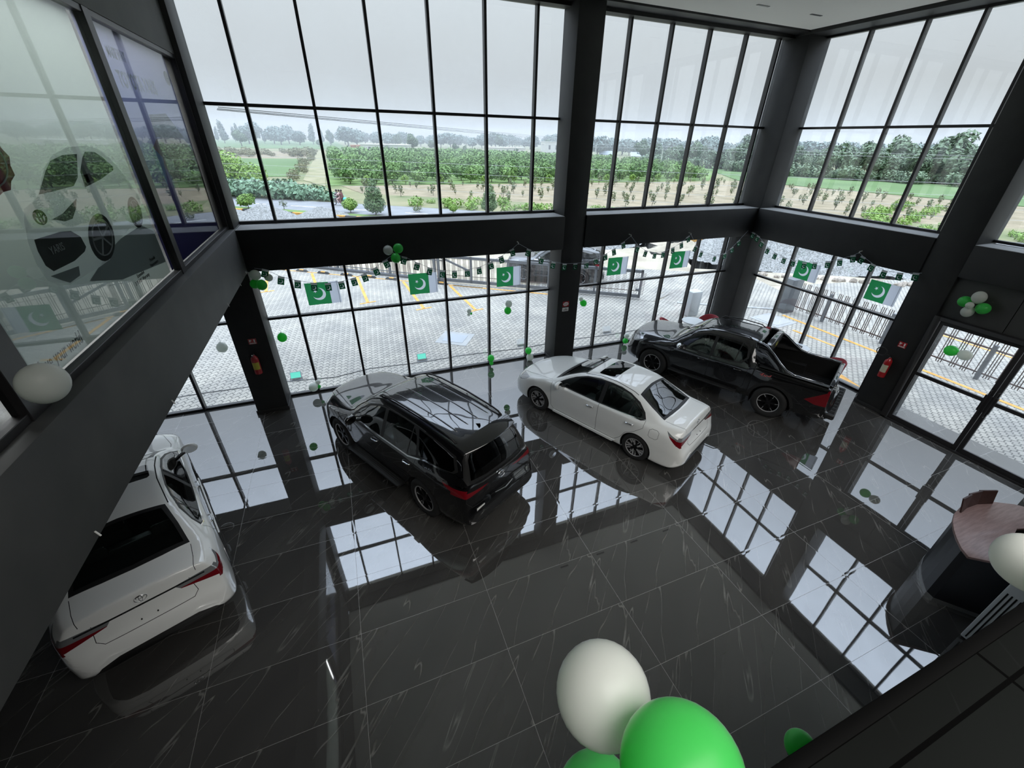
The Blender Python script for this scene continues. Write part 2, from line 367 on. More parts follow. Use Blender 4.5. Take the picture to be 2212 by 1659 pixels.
# ================= OUTSIDE =================
GZ = -0.1
def rgb(h):
    h = h.lstrip('#'); return tuple((((int(h[i:i+2], 16)/255)+0.055)/1.055)**2.4 if int(h[i:i+2], 16) > 10 else int(h[i:i+2], 16)/255/12.92 for i in (0, 2, 4))
def flat(name, poly, z, m, label=None, cat=None, kind='structure', th=0.3):
    o = MB().prism(poly, z-th, z).build(name, m); recalc(o)
    return tag(o, label, cat, kind=kind)
# interlocking pavers
m_pave = mat('concrete_pavers', (0.5, 0.5, 0.47), 0.85)
t = N(m_pave, 'ShaderNodeTexCoord'); mp = N(m_pave, 'ShaderNodeMapping'); mp.inputs['Rotation'].default_value = (0, 0, radians(-35)); L(m_pave, t.outputs['Object'], mp.inputs[0])
wv = N(m_pave, 'ShaderNodeTexWave', wave_type='BANDS', bands_direction='X'); wv.inputs['Scale'].default_value = 2.78; wv.inputs['Distortion'].default_value = 0
L(m_pave, mp.outputs[0], wv.inputs['Vector'])
s = N(m_pave, 'ShaderNodeVectorMath', operation='MULTIPLY_ADD'); cx = N(m_pave, 'ShaderNodeCombineXYZ'); L(m_pave, wv.outputs['Fac'], cx.inputs[1])
L(m_pave, cx.outputs[0], s.inputs[0]); s.inputs[1].default_value = (0, 0.035, 0); L(m_pave, mp.outputs[0], s.inputs[2])
bk = N(m_pave, 'ShaderNodeTexBrick', Scale=1.0); bk.inputs['Brick Width'].default_value = 0.225; bk.inputs['Row Height'].default_value = 0.14
bk.inputs['Mortar Size'].default_value = 0.012; bk.inputs['Mortar Smooth'].default_value = 0.3
bk.inputs['Color1'].default_value = (0.375, 0.355, 0.315, 1); bk.inputs['Color2'].default_value = (0.305, 0.29, 0.26, 1); bk.inputs['Mortar'].default_value = (0.10, 0.097, 0.09, 1)
L(m_pave, s.outputs[0], bk.inputs['Vector'])
ns = N(m_pave, 'ShaderNodeTexNoise', Scale=0.7, Detail=6); L(m_pave, t.outputs['Object'], ns.inputs['Vector'])
rr = ramp(m_pave, [(0.35, (0.80, 0.80, 0.80)), (0.65, (1.12, 1.10, 1.06))]); L(m_pave, ns.outputs['Fac'], rr.inputs[0])
mxx = N(m_pave, 'ShaderNodeMix', data_type='RGBA', blend_type='MULTIPLY'); mxx.inputs[0].default_value = 1
L(m_pave, bk.outputs['Color'], mxx.inputs[6]); L(m_pave, rr.outputs[0], mxx.inputs[7]); L(m_pave, mxx.outputs[2], bs(m_pave).inputs['Base Color'])
bp = N(m_pave, 'ShaderNodeBump', Strength=0.6, Distance=0.01); L(m_pave, bk.outputs['Fac'], bp.inputs['Height']); bp.invert = True; L(m_pave, bp.outputs[0], bs(m_pave).inputs['Normal'])
flat('paving', [(-30, -16), (-30, 34.6), (4.3, 8.7), (12.2, 3.2), (18.0, 6.2), (19.6, 4.6), (19.0, 2.6), (21.5, 2.9), (30, 1.5), (40, -4), (40, -16), (12.95, -16), (12.95, 0.12), (-9.2, 0.12), (-9.2, -16)], GZ, m_pave)
flat('paving_gateway', [(12.1, 3.3), (7.5, 6.4), (9.2, 7.8), (13.2, 8.9), (18.4, 6.0)], GZ+0.002, m_pave)
m_dirt = noisy(mat('sandy_ground', (0.5, 0.45, 0.35), 1.0), (0.28, 0.24, 0.18), (0.42, 0.37, 0.285), 0.6, 8, 0.4)
flat('ground', [(-300, -60), (300, -60), (300, 45), (-300, 45)], GZ-0.035, m_dirt)
m_soil = noisy(mat('ploughed_field', (0.4, 0.33, 0.22), 1.0), (0.20, 0.165, 0.10), (0.29, 0.235, 0.155), 0.5, 8, 0.3)
t = N(m_soil, 'ShaderNodeTexCoord')
m_grass = noisy(mat('field_green', (0.1, 0.2, 0.05), 1.0), (0.10, 0.17, 0.045), (0.15, 0.225, 0.065), 0.12, 8, 0.5)
m_bright = noisy(mat('rice_green', (0.1, 0.25, 0.05), 1.0), (0.080, 0.140, 0.045), (0.105, 0.175, 0.058), 0.05, 6)
m_scrub = noisy(mat('scrub_green', (0.2, 0.22, 0.1), 1.0), (0.13, 0.155, 0.065), (0.24, 0.215, 0.12), 0.15, 8, 0.5)
m_asph = noisy(mat('asphalt', (0.3, 0.3, 0.3), 0.9), (0.19, 0.193, 0.20), (0.235, 0.24, 0.245), 0.5, 8)
m_yel = noisy(mat('yellow_road_paint', (0.75, 0.42, 0.1), 0.8), (0.50, 0.25, 0.05), (0.68, 0.36, 0.08), 6, 5)
m_wht = mat('white_paint_line', (0.75, 0.75, 0.72), 0.8)
d_, n_ = Vector((0.82, -0.572, 0)), Vector((0.572, 0.82, 0))
def rp(s, n): v = d_*s+n_*n; return (v.x, v.y)
def strip(name, n0, n1, z, m, s0=-260, s1=320, **k): return flat(name, [rp(s0, n0), rp(s1, n0), rp(s1, n1), rp(s0, n1)], z, m, **k)
strip('ground_shoulder', 14, 23.9, GZ-0.02, m_dirt)
strip('verge', 23.9, 26.2, GZ+0.02, m_grass)
strip('road', 26.2, 32.1, GZ, m_asph)
strip('verge_far', 32.1, 40, GZ+0.01, m_scrub)
k = 0
for s0 in range(-60, 60, 6):
    k += 1; o = strip('road_marking', 28.42, 28.55, GZ+0.006, m_wht, s0-1.0, s0+2.2, kind=None, th=0.006)
    tag(o, 'white painted dash along the middle of the grey road', 'road marking', 'white dashes on the road')
flat('field_scrub', [(-900, 50), (-900, 900), (900, 900), (900, -300), (70, -40), rp(70, 40), rp(-60, 40)], GZ-0.04, m_scrub)
flat('field_ploughed', [rp(-22, 38), (1, 56.5), (73, 56.5), (80, 24), (92, -60), rp(70, 33)], GZ, m_soil)
flat('field_orchard', [(-0.6, 56.8), (-0.6, 190), (50, 190), (84, 130), (92, 82), (66, 56.8)], GZ+0.03, m_grass)
flat('field_rice', [(73.5, 57), (93, 84), (84, 131), (70, 150), (110, 140), (112, 50), (130, -60), (93, -60), (80.5, 24)], GZ+0.05, m_bright)
flat('field_green_left', [(-90, 73), (-5.5, 73), (-5.5, 136), (-90, 136)], GZ+0.03, m_bright)
flat('field_brown_left', [(-120, 136), (-5.5, 136), (-5.5, 200), (-120, 200)], GZ+0.02, m_soil)
flat('field_green_far', [(-300, 240), (10, 240), (10, 520), (-300, 520)], GZ+0.06, m_bright)
flat('track', [(-4.2, 66), (-1.1, 56), (-1.0, 205), (-3.9, 205)], GZ+0.03, noisy(mat('track_earth', (0.4, 0.36, 0.22), 1), (0.20, 0.195, 0.10), (0.31, 0.275, 0.17), 0.4, 6))
# striped kerb along the road
m_kb = mat('black_kerb_paint', (0.03, 0.03, 0.03), 0.8); m_ks = mat('kerb_concrete', (0.4, 0.39, 0.37), 0.9)
for s0 in range(-34, 30):
    a = rp(s0*1.0, 23.75); 
    q = Matrix.Rotation(atan2(-0.572, 0.82), 4, 'Z'); q.translation = Vector((a[0], a[1], GZ))
    o = bevel(MB().box(0.01, 0.99, -0.12, 0.12, 0, 0.26).build('kerb_stone', m_yel if s0 % 2 else m_kb, M=q), 0.02, 1)
    tag(o, '%s painted kerb stone between gravel heaps and road verge' % ('yellow' if s0 % 2 else 'black'), 'kerb stone', ('yellow' if s0 % 2 else 'black')+' kerb stones along the road')
# ---- parking bay lines ----
def line(name, a, b, w, label, group=None, z=GZ+0.004):
    a = Vector((*a, 0)); b = Vector((*b, 0)); d = (b-a).normalized(); n = Vector((-d.y, d.x, 0))*w/2
    o = flat(name, [(a-n)[:2], (b-n)[:2], (b+n)[:2], (a+n)[:2]], z+0.004, m_yel, kind=None, th=0.004)
    tag(o, label, 'road marking', group); return o
bays = [((-6.05, 15.5), (-7.6, 12.6), 'yellow parking bay line furthest left outside the glass'),
        ((-3.87, 13.8), (-3.55, 9.8), 'yellow parking bay line behind the leftmost balloon cluster'),
        ((-1.77, 12.26), (-1.35, 8.4), 'yellow parking bay line behind the leftmost large flag'),
        ((0.29, 11.0), (0.485, 6.98), 'yellow parking bay line ending below the bunting dip, left of the second flag'),
        ((2.29, 9.49), (2.54, 5.56), 'yellow parking bay line starting behind the second large flag'),
        ((4.25, 8.17), (4.47, 4.71), 'yellow parking bay line ending above the small dark balloons')]
for a, b, l in bays:
    o1 = line('parking_line', a, b, 0.12, l, 'yellow parking bay lines'); b = Vector(b)
    o2 = line('foot_bar', (b.x-0.32, b.y-0.08), (b.x+0.32, b.y+0.06), 0.10, 'x', None)
    o2.parent = o1
    for q in ('label', 'category'): del o2[q]
line('parking_head_line', (-8.5, 17.0), (5.6, 7.4), 0.09, 'long yellow head line linking the parking bays along the wheel stops')
line('gate_line', (4.4, 8.2), (8.6, 5.3), 0.12, 'yellow line on the pavers in front of the sliding gate')
line('edge_line', (16.2, 0.2), (16.2, -7.2), 0.14, 'yellow line along the foot of the side fence')
line('edge_line', (15.15, -1.1), (15.27, -2.7), 0.12, 'short yellow line right of the manhole outside the side windows')
line('edge_line', (13.3, -4.1), (12.95, -5.2), 0.22, 'yellow line close outside the last lower pane of the side window')
line('edge_line', (-9.5, 6.2), (-7.6, 6.3), 0.12, 'yellow arrow stem on pavers seen under the mezzanine beam')
line('far_edge_line', (20.2, -0.5), (20.2, -9), 0.12, 'yellow line on the pavers beyond the side fence')
# parking wheel stops
m_rub = mat('black_rubber', (0.03, 0.03, 0.03), 0.8)
ws = [(-5.3, 14.85), (-4.28, 14.15), (-3.27, 13.49), (-2.23, 12.77), (-1.23, 12.06), (-0.175, 11.37), (0.87, 10.67), (1.83, 9.99), (3.94, 8.54), (2.9, 9.25)]
wl = ['leftmost, past the balloons', 'second from left, above the leftmost pane', 'above the second pane left edge', 'above the leftmost large flag', 'right of the flag top', 'behind the second mullion', 'left of the rising bunting', 'below the ceiling balloon cluster', 'rightmost, beside the gate', 'behind the second large flag']
W0 = None
for (x, y), l in zip(ws, wl):
    if W0 is None:
        W0 = thing('wheel_stop', '', 'wheel stop', (x, y, GZ), atan2(-0.6, 0.8), 'parking wheel stops')
        MB().prism([(-0.32, -0.07), (0.32, -0.07), (0.32, 0.07), (-0.32, 0.07)], 0, 0.02).add([(-0.32, -0.07, 0.02), (0.32, -0.07, 0.02), (0.32, 0.07, 0.02), (-0.32, 0.07, 0.02), (-0.25, -0.03, 0.10), (0.25, -0.03, 0.10), (0.25, 0.03, 0.10), (-0.25, 0.03, 0.10)], [(0, 1, 5, 4), (1, 2, 6, 5), (2, 3, 7, 6), (3, 0, 4, 7), (4, 5, 6, 7)]).build('body', m_rub, W0)
        MB().box(-0.12, 0.12, -0.045, 0.045, 0.02, 0.106).build('yellow_band', m_yel, W0)
        w = W0
    else: w = dup(W0, (x, y, GZ))
    w['label'] = 'black and yellow parking wheel stop, '+l
# manholes
m_mh = noisy(mat('manhole_concrete', (0.45, 0.45, 0.44), 0.9), (0.31, 0.315, 0.31), (0.37, 0.37, 0.36), 3); m_mhd = mat('manhole_cover_grey', (0.33, 0.35, 0.37), 0.8)
q = thing('manhole', 'square grey manhole cover in the pavers outside the third lower pane', 'manhole', (3.0, 2.3, GZ), -0.6)
MB().box(-0.55, 0.55, -0.5, 0.5, 0, 0.012).build('surround', m_mh, q); MB().box(-0.36, 0.36, -0.32, 0.32, 0.012, 0.02).build('cover', m_mhd, q)
q = thing('manhole', 'pale concrete manhole slab outside the side windows', 'manhole', (15.3, -0.1, GZ), 0.1)
MB().box(-0.6, 0.6, -0.6, 0.6, 0, 0.012).build('surround', m_mh, q); MB().box(-0.45, 0.45, -0.45, 0.45, 0.012, 0.02).build('cover', mat('manhole_cover_pale', (0.36, 0.355, 0.34), 0.9), q)
tag(MB().bar((13.0, 2.8, GZ), (16.6, 0.75, GZ), 0.15, 0.06).build('channel_strip', m_mh), 'pale concrete drain strip across the pavers beyond the corner', 'drain strip')
# ---- steel fences ----
m_steel = mat('grey_painted_steel', (0.135, 0.14, 0.15), 0.5); m_brown = mat('brown_painted_steel', (0.09, 0.055, 0.045), 0.55)
def fence(name, a, b, h, label, mrail, mpick, posts, zb=GZ, lean=0.0, top_ext=0.12, pitch=0.30, base=True):
    a = Vector((*a, 0)); b = Vector((*b, 0)); Ln = (b-a).length; d = (b-a)/Ln
    t = thing(name, label, 'fence', (a.x, a.y, zb), atan2(d.y, d.x))
    MB().box(0, Ln, -0.02, 0.02, 0.20, 0.235).build('rail', mrail, t); MB().box(0, Ln, -0.02, 0.02, h-0.14, h-0.10).build('rail', mrail, t)
    mb = MB(); x = 0.05; k = 0
    while x < Ln:
        for j in range(3):
            xx = x+j*0.062
            if xx < Ln: mb.box(xx-0.010, xx+0.010, -0.01, 0.01, 0.10, h+top_ext)
        x += pitch*(0.82+0.36*((k*7) % 5)/4); k += 1
    mb.build('pickets', mpick, t)
    for p in posts: bevel(MB().box(p*Ln-0.05, p*Ln+0.05, -0.05, 0.05, 0, h+0.02).build('post', m_steel, t), 0.006, 1)
    if base: MB().box(0, Ln, -0.10, 0.10, 0, 0.10).build('kerb', m_steel, t)
    return t
fence('steel_fence', (-9.5, 19.4), (4.2, 8.95), 1.10, 'grey steel picket fence along the parking bays left of the gate', m_steel, m_brown, (0.2, 0.37, 0.55, 0.655, 0.83, 0.97))
fence('steel_fence', (17.05, 0.45), (17.15, -9.5), 1.10, 'brown steel picket fence outside the side windows and doors', m_brown, m_brown, (0.13, 0.35, 0.62, 0.85), base=False)
g = thing('sliding_gate', 'grey steel sliding gate with diagonal brace outside the middle column', 'gate', (3.9, 9.0, GZ), atan2(3.75-9.0, 11.7-3.9))
LG = sqrt(7.8**2+5.25**2)
f = MB().box(0, LG, -0.04, 0.04, 0.06, 0.20).box(0, LG, -0.04, 0.04, 1.16, 1.28)
for p in (0.0, 0.17, 0.36, 0.56, 0.78, 0.99): f.box(p*LG, p*LG+0.10, -0.04, 0.04, 0.06, 1.28)
f.build('gate_frame', m_steel, g); MB().bar((0.05, 0, 1.22), (0.17*LG, 0, 0.62), 0.06, 0.08).build('brace', m_steel, g)
mb = MB(); x = 0.2
while x < LG:
    for j in range(3): mb.box(x+j*0.06-0.007, x+j*0.06+0.007, -0.01, 0.01, 0.2, 1.16)
    x += 0.27
mb.box(0, LG, -0.015, 0.015, 0.36, 0.38).build('pickets', m_brown, g)
MB().box(LG-0.22, LG-0.08, -0.05, 0.05, 0.36, 0.46).build('latch', m_steel, g)
o = bevel(MB().box(16.35, 16.95, 0.30, 0.75, GZ, 1.30).build('gate_motor_housing', mat('grey_cabinet', (0.10, 0.11, 0.12), 0.4)), 0.03, 2); tag(o, 'tall dark grey cabinet at the end of the side fence', 'cabinet')
o = bevel(MB().box(12.25, 12.75, 1.3, 1.7, GZ, 0.9).build('ac_unit', mat('pale_grey_box', (0.45, 0.47, 0.48), 0.6)), 0.03, 2); tag(o, 'pale grey box standing outside behind the corner column', 'box')
# flood lights and their cable along the glass
m_fl = mat('floodlight_green_glass', (0.15, 0.75, 0.55), 0.2, emit=(0.15, 0.8, 0.55), es=0.35)
for x, l, mm in ((-1.9, 'green lit flood light on the pavers outside the first pane', m_fl), (1.62, 'green lit flood light on the pavers outside the fourth pane', m_fl), (4.95, 'unlit white flood light outside the last pane before the middle column', m_wht), (8.29, 'unlit white flood light outside the panes right of the middle column', m_wht)):
    t = thing('flood_light', l, 'flood light', (x, 0.98, GZ), 0, 'flood lights outside the glass')
    MB().box(-0.14, 0.14, -0.05, 0.05, 0.05, 0.24, M=Matrix.Rotation(-0.6, 4, 'X')).build('housing', m_wht if mm == m_wht else m_mhd, t)
    MB().box(-0.125, 0.125, -0.056, -0.05, 0.065, 0.225, M=Matrix.Rotation(-0.6, 4, 'X')).build('lens', mm, t)
    MB().tube([(-0.15, 0, 0.0), (-0.15, 0, 0.1)], 0.01, 6).tube([(0.15, 0, 0), (0.15, 0, 0.1)], 0.01, 6).box(-0.15, 0.15, -0.04, 0.04, 0, 0.015).build('bracket', m_mhd, t)
cb = [(-9, 1.2), (-6, 1.0), (-4.2, 1.05), (-2.1, 0.97), (-0.9, 0.8), (0.1, 1.01), (1.6, 0.9), (2.9, 0.95), (4.9, 0.8), (6.5, 0.9), (8.3, 0.8), (10.5, 0.9)]
tag(MB().tube([(x, y, GZ+0.01) for x, y in cb], 0.012, 6).build('cable', mat('grey_cable', (0.12, 0.12, 0.12), 0.6)), 'thin grey cable on the pavers linking the flood lights', 'cable')
# ---- gravel heaps ----
m_grav = noisy(mat('grey_gravel', (0.4, 0.4, 0.38), 1.0), (0.16, 0.165, 0.16), (0.72, 0.73, 0.71), 6, 2, 1.0)
t = N(m_grav, 'ShaderNodeTexCoord'); vo = N(m_grav, 'ShaderNodeTexVoronoi', Scale=20.0); L(m_grav, t.outputs['Object'], vo.inputs['Vector'])
rr = ramp(m_grav, [(0.0, (0.08, 0.08, 0.075)), (0.4, (0.18, 0.18, 0.17)), (1.0, (0.36, 0.36, 0.35))]); L(m_grav, vo.outputs['Color'], rr.inputs[0]); L(m_grav, rr.outputs[0], bs(m_grav).inputs['Base Color'])
def heap(x, y, rx, ry, h, label, rz=0, group=None, m=m_grav, name='gravel_heap', cat='gravel heap', sd=0):
    R = random.Random(sd); mb = MB(); n = 40; vs = []; fs = []
    from mathutils import noise
    for i in range(n+1):
        for j in range(n+1):
            u = -1+2*i/n; v = -1+2*j/n; r = sqrt(u*u+v*v); z = h*max(0, (1-r))**0.9*(1+0.25*noise.noise(Vector((u*3, v*3, sd)))) + (0.10*noise.noise(Vector((u*14+sd, v*14, 0))) if r < 0.97 else 0)
            vs.append((u*rx, v*ry, max(z, -0.02)))
    for i in range(n):
        for j in range(n): a = i*(n+1)+j; fs.append((a, a+n+1, a+n+2, a+1))
    o = mb.add(vs, fs).build(name, m, smooth=True); o.location = (x, y, GZ-0.02); o.rotation_euler = (0, 0, rz)
    return tag(o, label, cat, group, 'stuff')
heap(-5.6, 30.3, 2.6, 2.2, 1.15, 'grey gravel heap by the striped kerb, between first and second upper mullion', sd=1, group='gravel heaps by the kerb')
heap(-1.35, 30.0, 2.3, 1.9, 0.85, 'grey gravel heap by the striped kerb, behind the second upper mullion', sd=2, group='gravel heaps by the kerb')
heap(-9.2, 32.2, 2.4, 2.0, 1.0, 'grey gravel heap by the striped kerb, leftmost beside the wall', sd=3, group='gravel heaps by the kerb')
heap(16.3, 15.2, 3.4, 2.6, 1.6, 'grey gravel heap right of the middle column under the beam', sd=4, group='gravel heaps beyond the gate')
heap(25.5, 7.6, 6.5, 4.0, 2.6, 'large grey gravel heap behind the side windows bunting', rz=-0.5, sd=5, group='gravel heaps beyond the gate')
heap(32.5, 3.0, 6.5, 4.0, 2.2, 'grey gravel heap behind the last side window pane', rz=-0.6, sd=6, group='gravel heaps beyond the gate')
heap(20.5, 10.5, 2.6, 1.2, 0.7, 'low sandy earth heap beyond the pavers', rz=-0.5, sd=7, m=m_dirt, name='earth_heap', cat='earth heap')
# row of rubble stones
m_stone = noisy(mat('rubble_stone', (0.3, 0.26, 0.22), 1), (0.2, 0.17, 0.14), (0.42, 0.36, 0.3), 4)
S0 = None; R = random.Random(4)
for k in range(46):
    s = k/45; x = 19.6+s*7.0+R.uniform(-.1, .1); y = 5.4-s*4.6+R.uniform(-.2, .2)
    if S0 is None:
        b = bmesh.new(); bmesh.ops.create_icosphere(b, subdivisions=2, radius=0.13)
        for v in b.verts: v.co *= R.uniform(0.75, 1.15)
        me = bpy.data.meshes.new('rubble_stone'); b.to_mesh(me); b.free(); me.materials.append(m_stone); S0 = bpy.data.objects.new('rubble_stone', me); COL.objects.link(S0); c = S0
    else: c = S0.copy(); COL.objects.link(c)
    c.location = (x, y, GZ+0.03); c.rotation_euler = (R.random()*6, R.random()*6, R.random()*6); q = R.uniform(.6, 1.5); c.scale = (q, q, q*.8)
    tag(c, 'rough brown stone in the rubble row beyond the pavers', 'stone', 'rubble stones edging the pavers')
# ---- planting ----
def leafmat(name, c1, c2, rough=0.7):
    m = mat(name, c1, rough); oi = N(m, 'ShaderNodeObjectInfo'); t = N(m, 'ShaderNodeTexCoord'); n = N(m, 'ShaderNodeTexNoise', Scale=1.5, Detail=3); L(m, t.outputs['Object'], n.inputs['Vector'])
    ad = N(m, 'ShaderNodeMath', operation='MULTIPLY_ADD'); L(m, oi.outputs['Random'], ad.inputs[0]); ad.inputs[1].default_value = 0.35; L(m, n.outputs['Fac'], ad.inputs[2])
    r = ramp(m, [(0.4, c1), (0.95, c2)]); L(m, ad.outputs[0], r.inputs[0]); L(m, r.outputs[0], bs(m).inputs['Base Color']); return m
m_bark = mat('bark', (0.12, 0.10, 0.08), 1)
def crown_mesh(blobs, n, sz, seed, flatn=0.0, up=0.3):
    R = random.Random(seed); mb = MB(); tot = sum(b[3]*b[4]*b[5] for b in blobs)**1.0
    for (bx, by, bz, rx, ry, rz) in blobs:
        k = max(8, int(n*(rx*ry*rz)/tot))
        for _ in range(k):
            while True:
                p = Vector((R.uniform(-1, 1), R.uniform(-1, 1), R.uniform(-1, 1)))
                if 0.3 < p.length < 1: break
            p = p.normalized()*(0.55+0.45*R.random())
            c = Vector((bx+p.x*rx, by+p.y*ry, bz+p.z*rz)); nrm = (p+Vector((R.gauss(0, .5), R.gauss(0, .5), up+R.gauss(0, .5)))).normalized()
            a = nrm.orthogonal().normalized(); a.rotate(Matrix.Rotation(R.random()*6.28, 3, nrm)); b = nrm.cross(a); s = sz*R.uniform(.6, 1.3)
            mb.add([c-a*s, c-b*s*.5, c+a*s, c+b*s*.5], [(0, 1, 2, 3)])
    return mb
def plant(name, blobs, n, sz, seed, m, trunk=None, label='', cat='tree', group=None):
    t = thing(name, label, cat, (0, 0, 0), 0, group)
    crown_mesh(blobs, n, sz, seed).build('foliage', m, t)
    if trunk:
        r, h = trunk; mb = MB().tube([(0, 0, 0), (0.03*h, 0.02*h, h*.5), (0, 0, h)], [r, r*.8, r*.5], 7)
        for k in range(3):
            an = k*2.1+seed; mb.tube([(0, 0, h*.6), (cos(an)*h*.25, sin(an)*h*.25, h*1.1)], [r*.5, r*.25], 5)
        mb.build('trunk', m_bark, t)
    return t
lm_bush = leafmat('leaf_light_green', (0.11, 0.21, 0.03), (0.26, 0.40, 0.08)); lm_orch = leafmat('leaf_orchard', (0.06, 0.13, 0.03), (0.17, 0.29, 0.075))
lm_con = leafmat('leaf_grey_green', (0.07, 0.13, 0.055), (0.16, 0.24, 0.10)); lm_cas = leafmat('leaf_castor', (0.075, 0.15, 0.08), (0.20, 0.32, 0.20)); lm_sap = leafmat('leaf_sapling', (0.09, 0.12, 0.05), (0.17, 0.20, 0.08))
lm_far = leafmat('leaf_far', (0.085, 0.13, 0.075), (0.16, 0.225, 0.13)); lm_haze = leafmat('leaf_haze_tint', (0.13, 0.18, 0.16), (0.20, 0.26, 0.23)); lm_brn = leafmat('leaf_brown_scrub', (0.13, 0.135, 0.065), (0.24, 0.225, 0.12))  # lm_haze: distance haze painted into the leaf colour as a pale blue grey
P0 = plant('shrub', [(0, 0, .75, .75, .75, .5), (.3, .1, .95, .45, .45, .35), (-.35, -.1, .6, .5, .5, .35)], 1400, .10, 1, lm_bush, (.04, .5), 'round light green shrub on the verge beside the first upper mullion', 'shrub')
P0.location = (-7.77, 37.99-3.6, GZ); P0.location = (-7.6, 36.3, GZ); P0.scale = (1, 1, 1)
for x, y, s, l in ((1.0, 31.9, .95, 'round light green shrub on the verge behind the motorbike'), (9.8, 29.6, .62, 'small light green shrub on the verge at the sill of the fourth upper pane')):
    dup(P0, (x, y, GZ), 1.3, l, scale=s)
q = plant('shrub', [(0, 0, .55, .4, .3, .3), (.1, 0, .35, .2, .2, .2)], 120, .07, 3, lm_sap, (.03, .6), 'thin leggy shrub on the verge between the gravel heaps', 'shrub'); q.location = (-4.6, 35.2, GZ)
q = plant('conifer', [(0, 0, .9, .95, .95, .75), (0, 0, 1.7, .75, .75, .7), (0, 0, 2.5, .4, .4, .5)], 3600, .09, 5, lm_con, (.06, 1.5), 'dense grey green conical tree standing left of the third upper mullion', 'tree'); q.location = (3.0, 30.1, GZ)
q = dup(q, (13.1, 28.9, GZ), 2.0, 'dense grey green conical tree behind the fifth upper mullion', scale=.85)
q = plant('shrub', [(0, 0, .3, .5, .4, .25)], 160, .08, 8, lm_sap, None, 'thin pale weed clump at the sill of the fourth upper pane', 'shrub'); q.location = (6.8, 31.0, GZ)
# castor oil mound and willow left, beyond the road
q = plant('castor_thicket', [(0, 0, .9, 2.4, 1.6, 1.0), (-3.2, 1.6, .9, 2.4, 1.6, 1.0), (2.6, -1.6, .7, 2.2, 1.4, .8), (4.6, -2.9, .45, 1.6, 1.1, .5), (-6, 3.4, .9, 2.4, 1.6, 1.0)], 3400, .26, 11, lm_cas, None, 'broad thicket of big blue green leaves across the road on the left', 'thicket'); q.location = (-5.2, 43.6, GZ)
q = plant('willow', [(0, 0, 2.4, 2.3, 2.3, 1.9), (-1.5, .8, 3.3, 2.0, 1.6, 1.2), (2.3, -.5, 1.6, 2.0, 1.8, 1.5)], 4200, .17, 12, lm_bush, (.2, 2), 'tall feathery light green tree beside the left wall corner', 'tree'); q.location = (-11.2, 51.5, GZ)
# weeds along the road
WD = None; R = random.Random(9)
for k in range(96):
    s = -14+k*1.05+R.uniform(-.5, .5); n = R.uniform(32.8, 37.5) if k % 3 else R.uniform(32.4, 34)
    x, y = rp(s, n)
    if s > -3 or True:
        if WD is None: WD = plant('weed_clump', [(0, 0, .25, .8, .6, .35), (.5, .2, .35, .4, .4, .35)], 260, .10, 21, lm_bush, None, '', 'weeds'); w = WD
        else: w = dup(WD)
        w.location = (x, y, GZ); w.rotation_euler = (0, 0, R.random()*6); q = R.uniform(.6, 1.5); w.scale = (q, q, q)
        tag(w, 'low green weed clump on the far roadside', 'weeds', 'weed clumps along the far roadside')
for k in range(16):
    w = dup(WD, (48+(k%8)*2.4+R.uniform(-.6, .6), 13.5+(k//8)*3.2+(k%8)*.8, GZ)); q = R.uniform(.8, 1.4); w.scale = (q, q, q); tag(w, 'big green weed clump at the near edge of the ploughed field on the right', 'weeds', 'weed clumps at the right field edge')
# orchard
O0 = [plant('orchard_tree', [(0, 0, 1.35, 1.5, 1.5, 1.0), (.7, .4, 1.7, .9, .9, .7), (-.7, .2, 1.1, 1.0, 1.0, .8)], 420, .24, 31+i, lm_orch, (.07, .9), '', 'tree') for i in range(3)]
cnt = 0
for j in range(13):
    for i in range(24):
        x = 1.6+i*3.55+R.uniform(-.7, .7); y = 59+j*3.6+(j*j)*.10+R.uniform(-.8, .8)
        if x > 66+max(0, (y-59)*.75) or x > y*1.12+8: continue
        if cnt < 3: w = O0[cnt]
        else: w = dup(O0[cnt % 3])
        cnt += 1; w.location = (x, y, GZ); w.rotation_euler = (0, 0, R.random()*6); q = R.uniform(.75, 1.15); w.scale = (q, q, q)
        tag(w, 'bushy green orchard tree in the rows beyond the ploughed field', 'tree', 'orchard trees in the field')
mb = MB()
for j in range(16):
    for i in range(18):
        x = 2+i*5.0+R.uniform(-1, 1); y = 122+j*4.2+R.uniform(-1, 1)
        if x > 88-max(0, y-130)*.6: continue
        c = crown_mesh([(x, y, 1.3+GZ, 2.1, 2.1, 1.2)], 70, .5, i*50+j); mb.v, o_ = mb.v+c.v, len(mb.v); mb.f += [[q+o_ for q in f] for f in c.f]; mb.m += c.m
tag(mb.build('orchard_canopy', lm_orch), 'unbroken green canopy of the orchard back rows', 'orchard', kind='stuff')
YG = None
for k in range(11):
    x = 4+k*5.6+R.uniform(-1, 1); y = 57.2+R.uniform(-.4, .4)
    if YG is None: YG = plant('young_tree', [(0, 0, .75, .6, .6, .5)], 200, .14, 44, lm_bush, (.04, .5), '', 'tree'); w = YG
    else: w = dup(YG)
    w.location = (x, y, GZ); tag(w, 'small bright green young tree at the front edge of the orchard', 'tree', 'young trees at the orchard edge')
